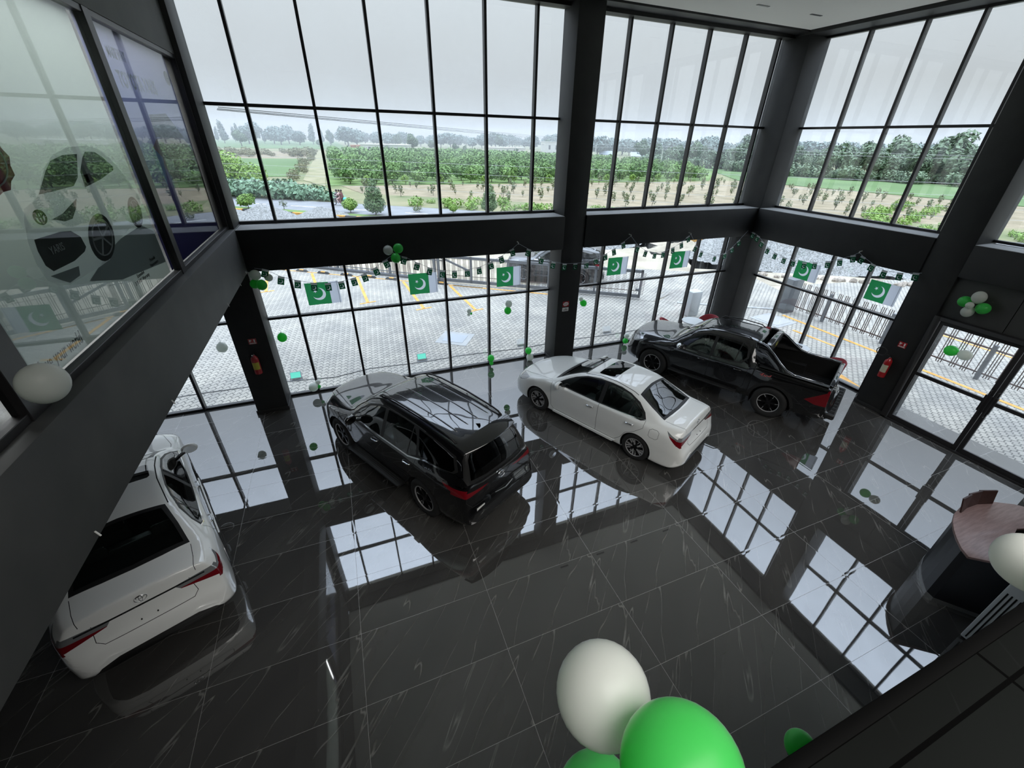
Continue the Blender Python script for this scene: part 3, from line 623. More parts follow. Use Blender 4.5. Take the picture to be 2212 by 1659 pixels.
# saplings in the ploughed field
SP = None
for j in range(12):
    for i in range(21):
        x = 3+i*3.7+R.uniform(-.7, .7); y = 53.8-j*3.5+R.uniform(-.6, .6)
        if x*.572+y*.82 < 37.5+max(0, x)*.07 or x > 73: continue
        if SP is None: SP = plant('sapling', [(0, 0, .75, .28, .28, .42), (.1, .1, .45, .2, .2, .25)], 70, .11, 55, lm_sap, (.025, .7), '', 'sapling'); w = SP
        else: w = dup(SP)
        w.location = (x, y, GZ); w.rotation_euler = (0, 0, R.random()*6); q = R.uniform(.6, 1.35); w.scale = (q, q, q)
        tag(w, 'thin dark green sapling in the brown ploughed field', 'sapling', 'saplings in the ploughed field')
# scrub bushes far left
SB = None
for k in range(52):
    x = -52+R.uniform(0, 46); y = R.uniform(139, 185)
    if SB is None: SB = plant('scrub_bush', [(0, 0, 1.3, 2.0, 2.0, 1.3), (1, 0, 1.0, 1.4, 1.4, 1.0)], 240, .3, 61, lm_brn, None, '', 'bush'); w = SB
    else: w = dup(SB)
    w.location = (x, y, GZ); q = R.uniform(.45, 1.0); w.scale = (q, q, q); tag(w, 'brownish green bush in the strip beyond the left green field', 'bush', 'scrub bushes beyond the left field')
for k in range(26):
    w = dup(SB, (-5.0+R.uniform(-1.2, .6), 66+k*5.0, GZ)); q = R.uniform(.25, .6); w.scale = (q, q, q); tag(w, 'small scrub bush along the farm track', 'bush', 'scrub bushes along the farm track')
# tree belts
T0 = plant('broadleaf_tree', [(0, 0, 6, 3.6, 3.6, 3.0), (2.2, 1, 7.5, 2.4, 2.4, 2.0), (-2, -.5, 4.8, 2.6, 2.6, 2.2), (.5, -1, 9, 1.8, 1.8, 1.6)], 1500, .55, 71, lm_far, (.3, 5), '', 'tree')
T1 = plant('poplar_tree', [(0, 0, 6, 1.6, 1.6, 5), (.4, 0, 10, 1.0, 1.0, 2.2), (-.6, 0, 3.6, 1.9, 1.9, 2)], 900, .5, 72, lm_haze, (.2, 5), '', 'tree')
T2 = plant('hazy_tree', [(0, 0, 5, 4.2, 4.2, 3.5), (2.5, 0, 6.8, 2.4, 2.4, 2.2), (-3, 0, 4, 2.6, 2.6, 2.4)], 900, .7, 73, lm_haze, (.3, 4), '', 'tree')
first = {0: T0, 1: T1, 2: T2}; used = set()
lab = {0: ('leafy green tree in the belt behind the green field on the right', 'green trees behind the fields'), 1: ('slim poplar with haze tinted leaves on the far horizon', 'hazy poplars on the horizon'), 2: ('round tree with haze tinted leaves in the far horizon belt', 'hazy round trees on the horizon')}
def tree(kind, x, y, h, label=None):
    base = {0: 10.6, 1: 12.2, 2: 9.0}[kind]
    if kind in used: w = dup(first[kind])
    else: w = first[kind]; used.add(kind)
    w.location = (x, y, GZ); w.rotation_euler = (0, 0, R.random()*6); q = h/base; w.scale = (q*R.uniform(.9, 1.25), q*R.uniform(.9, 1.25), q)
    l, g = lab[kind]; w['label'] = label or l; w['category'] = 'tree'
    if not label: w['group'] = g
    elif 'group' in w: del w['group']
def polar(u, D):  # azimuth from image column at the horizon
    a = 0.3927868+math.atan((u-1132)/1039.0); return sin(a)*D, -10.7+cos(a)*D
for x, y, h in [(-40.6, 271.1, 7.5), (2.9, 351.6, 8.8), (-3.9, 277.5, 3.9), (35.7, 478.3, 9.6), (46.2, 523.8, 8.4), (43.7, 312.1, 7.8), (36.2, 208.2, 7.5), (50.3, 235.3, 4.9), (51.4, 190.1, 4.2), (59.5, 204.4, 3.3), (138.0, 398.3, 9.2), (112.6, 306.7, 8.9), (152.2, 390.9, 9.9), (159.7, 396.3, 6.1), (82.6, 198.5, 2.7), (123.1, 250.7, 6.7), (174.4, 253.4, 8.2), (160.1, 224.3, 6.9), (180.8, 274.6, 5.8), (150.7, 201.3, 6.7), (148.7, 188.8, 5.6), (23.1, 190, 3.0)]:
    tree(0, x, y, h, None)
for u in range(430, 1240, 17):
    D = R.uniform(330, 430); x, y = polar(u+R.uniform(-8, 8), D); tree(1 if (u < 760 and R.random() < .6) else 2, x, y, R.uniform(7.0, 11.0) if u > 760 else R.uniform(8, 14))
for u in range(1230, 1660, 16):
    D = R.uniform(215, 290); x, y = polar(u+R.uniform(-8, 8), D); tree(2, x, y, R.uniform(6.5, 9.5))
for u in range(1395, 1700, 17):
    D = 172-(u-1395)*.13+R.uniform(-6, 10); x, y = polar(u+R.uniform(-6, 6), D); tree(0, x, y, R.uniform(4.6, 7.2))
for u in range(1690, 2500, 19):
    D = R.uniform(124, 150); x, y = polar(u+R.uniform(-8, 8), D); tree(0, x, y, R.uniform(4.6, 7.4))
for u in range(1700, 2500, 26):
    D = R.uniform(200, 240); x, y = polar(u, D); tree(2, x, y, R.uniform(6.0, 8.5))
US = None
for k in range(54):
    u = 1400+k*21; D = (166-(min(u, 1690)-1400)*.14)+R.uniform(-5, 3); x, y = polar(u, D)
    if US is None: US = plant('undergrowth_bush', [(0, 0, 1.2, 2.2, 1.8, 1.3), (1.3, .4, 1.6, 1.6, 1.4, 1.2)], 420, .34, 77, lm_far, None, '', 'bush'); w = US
    else: w = dup(US)
    w.location = (x, y, GZ); w.rotation_euler = (0, 0, R.random()*6); q = R.uniform(.7, 1.25); w.scale = (q, q, q); tag(w, 'green undergrowth bush at the foot of the tree belt on the right', 'bush', 'undergrowth below the green tree belt')
for u, D, h in ((1952, 140, 8.9), (2062, 128, 9.6), (2040, 135, 8.4), (1885, 145, 7.6), (1618, 175, 9.2), (1632, 180, 9.6), (1648, 170, 8.4)):
    x, y = polar(u, D); tree(0, x, y, h)
# farm buildings
m_fw = mat('whitewashed_wall', (0.6, 0.59, 0.56), 0.9); m_fb = noisy(mat('red_brick_farm', (0.45, 0.2, 0.12), 0.9), (0.35, 0.15, 0.10), (0.6, 0.38, 0.28), 2)
m_win = mat('dark_opening', (0.05, 0.05, 0.05), 0.7)
def house(x0, x1, y, dep, h, m, label, wins=3, rz=0.0, para=0.3):
    t = thing('farm_building', label, 'building', (x0, y, GZ), rz); w = x1-x0
    MB().box(0, w, 0, dep, 0, h).build('wall', m, t); MB().box(-.2, w+.2, -.2, dep+.2, h, h+para).build('roof', m, t)
    for k in range(wins):
        a = w*(k+.6)/(wins+.2); MB().box(a-.5, a+.5, -0.04, 0.02, h*.35, h*.75).build('window', m_win, t)
    return t
house(12.7, 31.4, 193, 10, 2.9, m_fw, 'long low white farm building behind the orchard on the left', 3, -0.3)
house(9.0, 12.2, 196, 5, 2.4, m_fb, 'small red brick farm hut left of the long white building', 2, -0.2)
house(70.6, 88.7, 202, 9, 2.4, m_fw, 'long low white shed behind the orchard, centre', 1, -0.05)
house(109, 117.6, 222, 8, 5.2, m_fw, 'taller pale white house left of the middle column', 2, -0.1)
house(118, 124, 205, 6, 3.6, m_fw, 'small white hut with overhanging roof right of the middle column', 1)
# solar panels on posts near the hut
for x, y, l in ((118, 176, 'tilted grey solar panel left of its pair near the far trees'), (124, 160, 'tilted grey solar panel right of its pair near the far trees')):
    t = thing('solar_panel', l, 'solar panel', (x, y, GZ), -.5); MB().box(-3, 3, -1.6, 1.6, 0, 0.12, M=Matrix.Translation((0, 0, 1.6)) @ Matrix.Rotation(.5, 4, 'X')).build('panel', mat('solar_blue_grey', (0.25, 0.3, 0.34), 0.3), t)
    MB().tube([(-2, 0, 0), (-2, 0, 1.6)], .08, 6).tube([(2, 0, 0), (2, 0, 1.6)], .08, 6).build('posts', m_steel, t)
# utility poles and wires
m_conc = mat('concrete_pole', (0.55, 0.55, 0.52), 0.9)
for x, y, h, l in ((88.8, 100, 4.7, 'leaning concrete utility pole on the green field'), (83.5, 127.8, 5.0, 'concrete utility pole right of the middle column'), (77.6, 186.4, 4.6, 'concrete utility pole in front of the white shed'), (83.8, 171, 4.9, 'concrete utility pole left of the middle column'), (48, 190, 4.8, 'concrete utility pole behind the orchard centre')):
    t = thing('utility_pole', l, 'utility pole', (x, y, GZ)); MB().tube([(0, 0, 0), (0, 0, h)], [.16, .10], 8).build('pole', m_conc, t); MB().box(-.6, .6, -.05, .05, h-.5, h-.4).build('crossarm', m_steel, t)
m_wire = mat('aluminium_wire', (0.55, 0.57, 0.56), 0.4); m_wired = mat('dark_wire', (0.08, 0.08, 0.08), 0.5)
def wire(a, b, r, m, label, group):
    a = Vector(a); b = Vector(b); tag(MB().tube([a+(b-a)*t/16-Vector((0, 0, 1.2*(t/16)*(1-t/16)*0.4)) for t in range(17)], r, 4).build('overhead_wire', m), label, 'wire', group)
for k, z in enumerate((4.75, 4.28, 3.82, 3.4)):
    p0 = rp(-70, 14.4+.1*k); p1 = rp(60, 14.4+.1*k); wire((*p0, z+.25), (*p1, z-.05), 0.008, m_wire, 'pale overhead wire running parallel to the road in front of the orchard', 'pale wires in front of the orchard')
for k, z in enumerate((5.82, 5.70)):
    p0 = rp(0, 14.4); p1 = rp(60, 14.4); wire((*p0, z), (*p1, z), 0.006, m_wire, 'pale overhead wire at horizon height', 'pale wires at horizon height')
for a, b in (((-10.2, 51.4, 8.25), (135, 260, 7.6)), ((-10.3, 51.3, 8.1), (134.8, 259.5, 6.95)), ((-10.35, 51.2, 8.0), (134.7, 259, 6.35))): wire(a, b, 0.05, m_wired, 'dark high overhead line crossing the sky on the left', 'dark lines in the sky')

# ---- summer haze over the fields ----
m_haze = bpy.data.materials.new('summer_haze'); m_haze.use_nodes = True; m_haze.node_tree.nodes.clear()
vs = N(m_haze, 'ShaderNodeVolumeScatter', Density=0.0017); vs.inputs['Color'].default_value = (0.97, 0.99, 1, 1); oo = N(m_haze, 'ShaderNodeOutputMaterial'); L(m_haze, vs.outputs[0], oo.inputs['Volume'])
o = MB().box(-600, 700, 60, 800, -1, 20).build('haze', m_haze); tag(o, 'pale summer haze hanging over the distant fields', 'haze', kind='stuff')
# ================= CARS =================
def pchip(pts):
    xs = [p[0] for p in pts]; ys = [p[1] for p in pts]; n = len(xs)
    h = [xs[i+1]-xs[i] for i in range(n-1)]; dl = [(ys[i+1]-ys[i])/h[i] for i in range(n-1)]; d = [0.0]*n
    for i in range(1, n-1):
        if dl[i-1]*dl[i] > 0:
            w1 = 2*h[i]+h[i-1]; w2 = h[i]+2*h[i-1]; d[i] = (w1+w2)/(w1/dl[i-1]+w2/dl[i])
    d[0] = dl[0]; d[-1] = dl[-1]
    def f(x):
        if x <= xs[0]: return ys[0]
        if x >= xs[-1]: return ys[-1]
        i = max(k for k in range(n-1) if xs[k] <= x); t = (x-xs[i])/h[i]
        return (2*t**3-3*t*t+1)*ys[i]+(t**3-2*t*t+t)*h[i]*d[i]+(-2*t**3+3*t*t)*ys[i+1]+(t**3-t*t)*h[i]*d[i+1]
    return f
class Car:
    """lofted body shell; x runs from the nose (0) to the tail, z up; regions are cut out as parts"""
    def __init__(s, Ln, top, lines, plan, bot, dn=(0, .006, .03, .05, .09, .16, .22, .28)):
        s.L = Ln; zr = pchip(top); P = pchip(plan); B = pchip(bot)
        F = [(pchip([(a, b) for a, b, c in l]), pchip([(a, c) for a, b, c in l])) for l in lines]  # lines 2..6
        xs = [0, .008, .02, .035]; x = .05
        while x < Ln-.3: xs.append(x); x += .035 if .3 < x < Ln-.6 else .018
        while x < Ln-.03: xs.append(x); x += .0125
        xs += [Ln-.02, Ln-.01, Ln-.003, Ln]
        rows = []
        for x in xs:
            z0 = zr(x); p = P(x); zb = B(x); pts = [(0, z0)]
            y2 = F[0][0](x)*p; pts.append((y2*.55, z0-(z0-min(F[0][1](x), z0-dn[2]))*.18))
            for j, (fy, fz) in enumerate(F):
                z = min(fz(x), z0-dn[j+2]); pts.append((fy(x)*p, max(z, zb+.03*(len(F)-j))))
            pts.append((pts[-1][0]-.10, zb)); pts.append((0, zb))
            r = [pts[0]]; k = len(pts); SUB = 6
            for i in range(k-1):
                p0 = pts[max(i-1, 0)]; p1 = pts[i]; p2 = pts[i+1]; p3 = pts[min(i+2, k-1)]
                if i == 0: p0 = (-p2[0], p2[1])
                for q in range(1, SUB+1):
                    t = q/SUB
                    def cr(a, b, c, d):
                        # Catmull-Rom with tension
                        m1 = (c-a)*.42; m2 = (d-b)*.42
                        l = abs(c-b)+1e-6; m1 = max(-3*l, min(3*l, m1)); m2 = max(-3*l, min(3*l, m2))
                        return (2*t**3-3*t*t+1)*b+(t**3-2*t*t+t)*m1+(-2*t**3+3*t*t)*c+(t**3-t*t)*m2
                    r.append((max(cr(p0[0], p1[0], p2[0], p3[0]), 0), cr(p0[1], p1[1], p2[1], p3[1])))
            full = r+[(-y, z) for y, z in r[-2:0:-1]]
            rows.append((x, full))
        n = len(rows[0][1]); vs = [(x, y, z) for x, f in rows for y, z in f]; fs = []
        for i in range(len(rows)-1):
            for j in range(n): fs.append((i*n+j, i*n+(j+1) % n, (i+1)*n+(j+1) % n, (i+1)*n+j))
        fs.append(list(range(n))[::-1]); fs.append([(len(rows)-1)*n+j for j in range(n)])
        me = bpy.data.meshes.new('tmp'); me.from_pydata(vs, [], fs); s.bm = bmesh.new(); s.bm.from_mesh(me); bpy.data.meshes.remove(me)
        bmesh.ops.recalc_face_normals(s.bm, faces=s.bm.faces); s.reg = s.bm.faces.layers.int.new('reg'); s.names = ['body']; s.bm.normal_update()
        s.bvh = BVHTree.FromBMesh(s.bm); s.ofaces = [[(v.co.copy(), v.normal.copy()) for v in f.verts] for f in s.bm.faces]
    def normal(s, co):
        h = s.bvh.find_nearest(co)
        if h[2] is None: return Vector((0, 0, 1))
        fv = s.ofaces[h[2]]
        if len(fv) > 4: return h[1]
        n = Vector((0, 0, 0)); tot = 0
        a, b, c, d = [q[0] for q in fv]
        # inverse bilinear by projection on the two edge directions
        ux = (b-a)+(c-d); vx = (d-a)+(c-b); r = co-a; uu = ux.length_squared; vv = vx.length_squared
        if uu < 1e-14 or vv < 1e-14: return h[1]
        u = min(max(2*r.dot(ux)/uu, 0), 1); v = min(max(2*r.dot(vx)/vv, 0), 1)
        n = (fv[0][1]*(1-u)+fv[1][1]*u)*(1-v)+(fv[3][1]*(1-u)+fv[2][1]*u)*v
        return n.normalized()
    AX = {'side': (0, 2, 1), 'top': (0, 1, 2), 'rear': (1, 2, 0), 'front': (1, 2, 0)}
    def cut(s, proj, poly, name, side=0, only=None, xr=None, zr=None, nmin=0.15):
        a, b, c = s.AX[proj]
        if side < 0 and proj == 'side': pass
        def flt(f):
            if only is not None and s.names[f[s.reg]] not in only: return False
            n = f.normal; m = f.calc_center_median()
            if proj == 'side' and n.y*side < nmin: return False
            if proj == 'top' and n.z < nmin: return False
            if proj == 'rear' and n.x < nmin: return False
            if proj == 'front' and n.x > -nmin: return False
            if xr and not xr[0] < m.x < xr[1]: return False
            if zr and not zr[0] < m.z < zr[1]: return False
            return True
        bx0 = min(p[0] for p in poly)-.06; bx1 = max(p[0] for p in poly)+.06; by0 = min(p[1] for p in poly)-.06; by1 = max(p[1] for p in poly)+.06
        cand = [f for f in s.bm.faces if flt(f) and bx0 < f.calc_center_median()[a] < bx1 and by0 < f.calc_center_median()[b] < by1]
        k = len(poly)
        for i in range(k):
            p, q = poly[i], poly[(i+1) % k]; e = .004
            lo0, hi0, lo1, hi1 = min(p[0], q[0])-e, max(p[0], q[0])+e, min(p[1], q[1])-e, max(p[1], q[1])+e
            sel = []
            for f in cand:
                if not f.is_valid: continue
                c0 = [v.co[a] for v in f.verts]; c1 = [v.co[b] for v in f.verts]
                if min(c0) <= hi0 and max(c0) >= lo0 and min(c1) <= hi1 and max(c1) >= lo1: sel.append(f)
            if not sel: continue
            co = Vector((0, 0, 0)); co[a], co[b] = p; no = Vector((0, 0, 0)); no[a], no[b] = q[1]-p[1], -(q[0]-p[0])
            if no.length < 1e-9: continue
            g = set(sel)
            for f in sel: g.update(f.edges); g.update(f.verts)
            res = bmesh.ops.bisect_plane(s.bm, geom=list(g), plane_co=co, plane_no=no.normalized(), dist=1e-5)
            nf = [x for x in res['geom'] if isinstance(x, bmesh.types.BMFace)]
            st = set(cand); st.update(nf); cand = [f for f in st if f.is_valid]
        if name not in s.names: s.names.append(name)
        ri = s.names.index(name); out = []
        for f in cand:
            if not f.is_valid: continue
            m = f.calc_center_median(); x, y = m[a], m[b]; ins = False
            for i in range(k):
                x1, y1 = poly[i]; x2, y2 = poly[(i+1) % k]
                if (y1 > y) != (y2 > y) and x < (x2-x1)*(y-y1)/(y2-y1)+x1: ins = not ins
            if ins: f[s.reg] = ri; out.append(f)
        return out
    def sides(s, poly, name, **k):
        for sd, nm in ((1, '+'), (-1, '-')): s.cut('side', poly, name+nm if k.get('split', True) else name, side=sd, **{q: v for q, v in k.items() if q != 'split'})
    def line(s, proj, pts, w, name='gap', side=None, **k):
        for p, q in zip(pts[:-1], pts[1:]):
            dx, dy = q[0]-p[0], q[1]-p[1]; l = sqrt(dx*dx+dy*dy); nx, ny = -dy/l*w/2, dx/l*w/2; ex, ey = dx/l*w*.4, dy/l*w*.4
            poly = [(p[0]-ex+nx, p[1]-ey+ny), (p[0]-ex-nx, p[1]-ey-ny), (q[0]+ex-nx, q[1]+ey-ny), (q[0]+ex+nx, q[1]+ey+ny)]
            for sd in ((1, -1) if (side is None and proj == 'side') else (side or 1,)): s.cut(proj, poly, name, side=sd, **k)
    def ray(s, o, d):
        h = s.bvh.ray_cast(Vector(o), Vector(d)); return h[0], h[1]
    def finish(s, root, mats, drop=(), push=()):
        """mats: region -> (object name, material, label or None); several regions may merge"""
        groups = {}
        for f in s.bm.faces:
            nm = s.names[f[s.reg]]
            if nm in drop: continue
            groups.setdefault(mats[nm][0] if nm in mats else 'body', []).append((f, nm))
        res = {}
        for key in list(groups):
            if key.startswith(('belt_trim', 'wheel_arch_flare')):   # one object per connected piece
                fl = groups.pop(key); fs_ = {f: nm for f, nm in fl}; k = 0
                while fs_:
                    f0 = next(iter(fs_)); st = [f0]; out = []
                    while st:
                        f = st.pop()
                        if f not in fs_: continue
                        out.append((f, fs_.pop(f)))
                        for v in f.verts:
                            for g in v.link_faces:
                                if g in fs_: st.append(g)
                    k += 1
                    if len(out) > 3: groups[key+str(k)] = out
        for key, fl in groups.items():
            vm = {}; vs = []; fs = []; mi = []; ml = []; lab = None; par = None
            for f, nm in fl:
                e = mats[nm]; 
                if len(e) > 2 and e[2]: lab = e[2]
                if len(e) > 3: par = e[3]
                if e[1] not in ml: ml.append(e[1])
                idx = []
                for v in f.verts:
                    if v.index not in vm: vm[v.index] = len(vs); vs.append(v.co.copy())
                    idx.append(vm[v.index])
                fs.append(idx); mi.append(ml.index(e[1]))
            me = bpy.data.meshes.new(key.rstrip('+-0123456789_')); me.from_pydata(vs, [], fs)
            for m in ml: me.materials.append(m)
            me.polygons.foreach_set('material_index', mi); me.polygons.foreach_set('use_smooth', [True]*len(fs)); me.update()
            me.normals_split_custom_set_from_vertices([s.normal(v) for v in vs])
            o = bpy.data.objects.new(me.name, me); COL.objects.link(o); o['_p'] = par or ''; res[key] = o
            if lab: o['label'] = lab
        for k, o in res.items():
            p = o['_p']; del o['_p']; o.parent = res[p] if p in res else root
        return res
def circle(cx, cz, r, n=36, a0=0, a1=2*pi): return [(cx+r*cos(a0+(a1-a0)*i/n), cz+r*sin(a0+(a1-a0)*i/n)) for i in range(n)]
m_tyre = noisy(mat('tyre_rubber', (0.012, 0.012, 0.012), 0.75), (0.010, 0.010, 0.010), (0.016, 0.016, 0.016), 30)
m_rimd = mat('dark_alloy', (0.02, 0.02, 0.022), 0.25, 0.6); m_rimb = mat('machined_alloy', (0.5, 0.5, 0.51), 0.35, 0.35)
m_blackp = mat('black_trim_plastic', (0.012, 0.012, 0.012), 0.45); m_gap = mat('panel_gap', (0.004, 0.004, 0.004), 0.9)
m_chrome = mat('chrome', (0.75, 0.76, 0.78), 0.08, 1.0); m_int = mat('interior_cloth', (0.05, 0.05, 0.05), 0.8); m_intl = mat('plastic_wrapped_seat', (0.10, 0.105, 0.10), 0.25)
m_redl = mat('red_tail_lens', (0.17, 0.005, 0.010), 0.12, ior=1.6, coat=0.5); m_clear = mat('clear_lens_chrome', (0.55, 0.57, 0.58), 0.12, 0.7); m_headl = mat('headlamp_lens', (0.30, 0.31, 0.33), 0.08, 0.5, coat=1)
m_wpaint = mat('white_pearl_paint', (0.86, 0.87, 0.85), 0.35, ior=1.45, coat=1.0); m_bpaint = mat('black_gloss_paint', (0.003, 0.003, 0.0035), 0.25, ior=1.4, coat=1.0)
bs(m_wpaint).inputs['Coat IOR'].default_value = 1.6; bs(m_bpaint).inputs['Coat IOR'].default_value = 1.85
def carglass(name, tint, ior=1.8):
    m = bpy.data.materials.new(name); m.use_nodes = True; m.node_tree.nodes.clear()
    tr = N(m, 'ShaderNodeBsdfTransparent'); tr.inputs[0].default_value = (*tint, 1); gl = N(m, 'ShaderNodeBsdfGlossy', Roughness=0.0); gl.inputs[0].default_value = (1, 1, 1, 1)
    fr = N(m, 'ShaderNodeFresnel'); gm = N(m, 'ShaderNodeNewGeometry'); im = N(m, 'ShaderNodeMapRange'); im.inputs['To Min'].default_value = ior; im.inputs['To Max'].default_value = 1/ior
    L(m, gm.outputs['Backfacing'], im.inputs['Value']); L(m, im.outputs[0], fr.inputs['IOR'])
    b = N(m, 'ShaderNodeMixShader'); L(m, fr.outputs[0], b.inputs[0]); L(m, tr.outputs[0], b.inputs[1]); L(m, gl.outputs[0], b.inputs[2]); o = N(m, 'ShaderNodeOutputMaterial'); L(m, b.outputs[0], o.inputs[0]); return m
m_cg = carglass('car_glass', (0.30, 0.34, 0.33)); m_cgd = carglass('dark_car_glass', (0.06, 0.065, 0.065)); m_ws = carglass('windscreen_glass', (0.55, 0.6, 0.58))
def wheel(root, x, y, r, w, sgn, nsp=10, style='sedan', rr=None, nm='tyre'):
    """tyre with rim as sub part; axle along y, outer side = sgn"""
    rr = rr or r*.70; M = Matrix.Translation((x, y, r)) @ Matrix.Rotation(-pi/2*sgn, 4, 'X')
    h = w/2
    prof = [(rr*.96, -h*.9), (rr+.012, -h), (r-.035, -h), (r-.008, -h*.82), (r, -h*.55), (r, h*.55), (r-.008, h*.82), (r-.035, h), (rr+.012, h), (rr*.98, h*.86)]
    t = MB().lathe(prof, 48, 0, M, cap=False)
    for k in range(3):   # tread grooves
        z = -h*.35+k*h*.35
    o = t.build(nm, m_tyre, root, smooth=True, angle=50)
    rim = MB()
    rim.lathe([(rr*.98, h*.86), (rr*.93, h*.80), (rr*.91, h*.35), (rr*.80, h*.05), (.05, h*.0)], 40, 0, M, cap=False)
    rim.lathe([(rr*1.0, h*.88), (rr*.985, h*.95), (rr*.935, h*.93), (rr*.93, h*.80)], 40, 1, M, cap=False)
    rim.lathe([(.062, h*.5), (.058, h*.78), (.03, h*.80), (0.001, h*.80)], 20, 0, M, cap=False)
    for k in range(nsp):
        a = 2*pi*k/nsp
        if style == 'sedan':
            R1 = Matrix.Rotation(a, 4, 'Z')
            pts = [(.045, -.012), (rr*.5, -.017), (rr*.93, .03), (rr*.93, .058), (rr*.45, .014), (.045, .014)]
            rim.prism(pts, h*.42, h*.74, 1 if k % 2 else 0, M @ R1)
            rim.prism([(rr*.42, -.012), (rr*.93, -.035), (rr*.93, -.018), (rr*.45, .0)], h*.42, h*.74, 1, M @ R1)
        else:
            R1 = Matrix.Rotation(a, 4, 'Z')
            rim.prism([(.05, -.020), (rr*.55, -.013), (rr*.93, -.05), (rr*.93, -.018), (rr*.62, .012), (rr*.93, .030), (rr*.93, .052), (rr*.52, .026), (.05, .020)], h*.40, h*.72, 0, M @ R1)
            rim.prism([(rr*.60, .010), (rr*.93, .028), (rr*.93, .036), (rr*.60, .018)], h*.42, h*.735, 1, M @ R1)
    rim.lathe([(rr*.62, h*.02), (rr*.62, -h*.2)], 24, 0, M)
    rim.build('rim', [m_rimd, m_rimb], o)
    return o
def liner(root, x, r, ymax, w):
    n = 24
    for sd in (1, -1):
        mb = MB(); o = len(mb.v)
        for i in range(n+1):
            a = -0.35+(pi+.7)*i/n
            for yy in (ymax-.03, ymax-w): mb.v.append((x+r*cos(a), sd*yy, .001+max(r*sin(a)+0.33, .12) if False else LZ+r*sin(a)))
        for i in range(n): q = o+i*2; mb.f.append([q, q+1, q+3, q+2]); mb.m.append(0)
        # inner closing disc
        o = len(mb.v); mb.v.append((x, sd*(ymax-w), LZ))
        for i in range(n+1): a = -0.35+(pi+.7)*i/n; mb.v.append((x+r*cos(a), sd*(ymax-w), LZ+r*sin(a)))
        for i in range(n): mb.f.append([o, o+1+i, o+2+i]); mb.m.append(0)
        mb.build('wheel_arch_liner', m_gap, root)
LZ = 0.33
def interior(root, x0, x1, zf, seat_rows, yw, zt, lhd=False, m=m_int, sm=None):
    sm = sm or m_intl
    o = MB().box(x0, x1, -yw, yw, zf-.05, zf).box(x0-.05, x0+.35, -yw, yw, zf, zt-.03).build('dashboard', m, root); bevel(o, .03, 2)
    for sx in seat_rows:
        if sx[1] == 'row':
            mb = MB().box(sx[0], sx[0]+.5, -yw+.12, yw-.12, zf, zf+.32).box(sx[0]+.45, sx[0]+.6, -yw+.12, yw-.12, zf+.3, zt-.03)
            for yy in (-.35, .35): mb.box(sx[0]+.5, sx[0]+.6, yy-.12, yy+.12, zt-.03, zt+.12)
            bevel(mb.build('rear_seat', sm, root), .04, 2)
        else:
            for yy in (-.36, .36):
                mb = MB().box(sx[0], sx[0]+.5, yy-.25, yy+.25, zf, zf+.30).box(sx[0]+.42, sx[0]+.56, yy-.24, yy+.24, zf+.25, zt+.02).box(sx[0]+.46, sx[0]+.56, yy-.12, yy+.12, zt+.02, zt+.20)
                bevel(mb.build('front_seat', sm, root), .04, 2)
    c = Matrix.Translation((x0+.42, .36, zt-.06)) @ Matrix.Rotation(radians(65), 4, 'Y')
    MB().tube([c @ Vector((.18*cos(a), .18*sin(a), 0)) for a in [2*pi*k/20 for k in range(20)]], .014, 6, closed=True).build('steering_wheel', m_blackp, root)
def ellipsoid(cx, cy, cz, rx, ry, rz, n=16, m=10):
    mb = MB()
    vs = []
    for i in range(m+1):
        a = pi*i/m
        for j in range(n): b = 2*pi*j/n; vs.append((cx+rx*sin(a)*cos(b), cy+ry*sin(a)*sin(b), cz+rz*cos(a)))
    fs = [(i*n+j, (i+1)*n+j, (i+1)*n+(j+1) % n, i*n+(j+1) % n) for i in range(m) for j in range(n)]
    return mb.add(vs, fs)
def oval_emblem(root, M, w, h, m, name='emblem'):
    mb = MB()
    def el(cx, cy, a, b, r): mb.tube([M @ Vector((cx+a*cos(t), cy+b*sin(t), 0)) for t in [2*pi*k/28 for k in range(28)]], r, 6, closed=True)
    el(0, 0, w/2, h/2, w*.045); el(0, -h*.03, w*.15, h*.44, w*.035); el(0, h*.2, w*.34, h*.2, w*.035)
    return mb.build(name, m, root, smooth=True)
def handle(root, c, x, z, w=.20, m=None):
    for sd in (1, -1):
        p, _ = c.ray((x, sd*2, z), (0, -sd, 0))
        if p: o = MB().tube([(x-w/2, p.y-.005*sd, z), (x-w/2+.03, p.y+.030*sd, z+.002), (x+w/2-.03, p.y+.030*sd, z+.012), (x+w/2, p.y-.005*sd, z+.012)], .013, 8).build('door_handle', m, root, smooth=True)
def mirror(root, x, y, z, mpaint):
    for sd in (1, -1):
        e = ellipsoid(0, 0, 0, .085, .125, .085, 18, 10); o = e.build('door_mirror', mpaint, root, smooth=True); o.location = (x, sd*(y+.16), z+.02); o.rotation_euler = (0, 0, -sd*.15)
        for v in o.data.vertices:
            if v.co.x > .035: v.co.x = .035
        g = MB().add([(.036, .105*cos(t), .068*sin(t)) for t in [2*pi*k/20 for k in range(20)]], [list(range(20))]).build('mirror_glass', m_chrome, o)
        MB().bar((x+.02, sd*(y-.03), z-.06), (x, sd*(y+.08), z-.02), .05, .035).build('mirror_stalk', m_blackp, root)
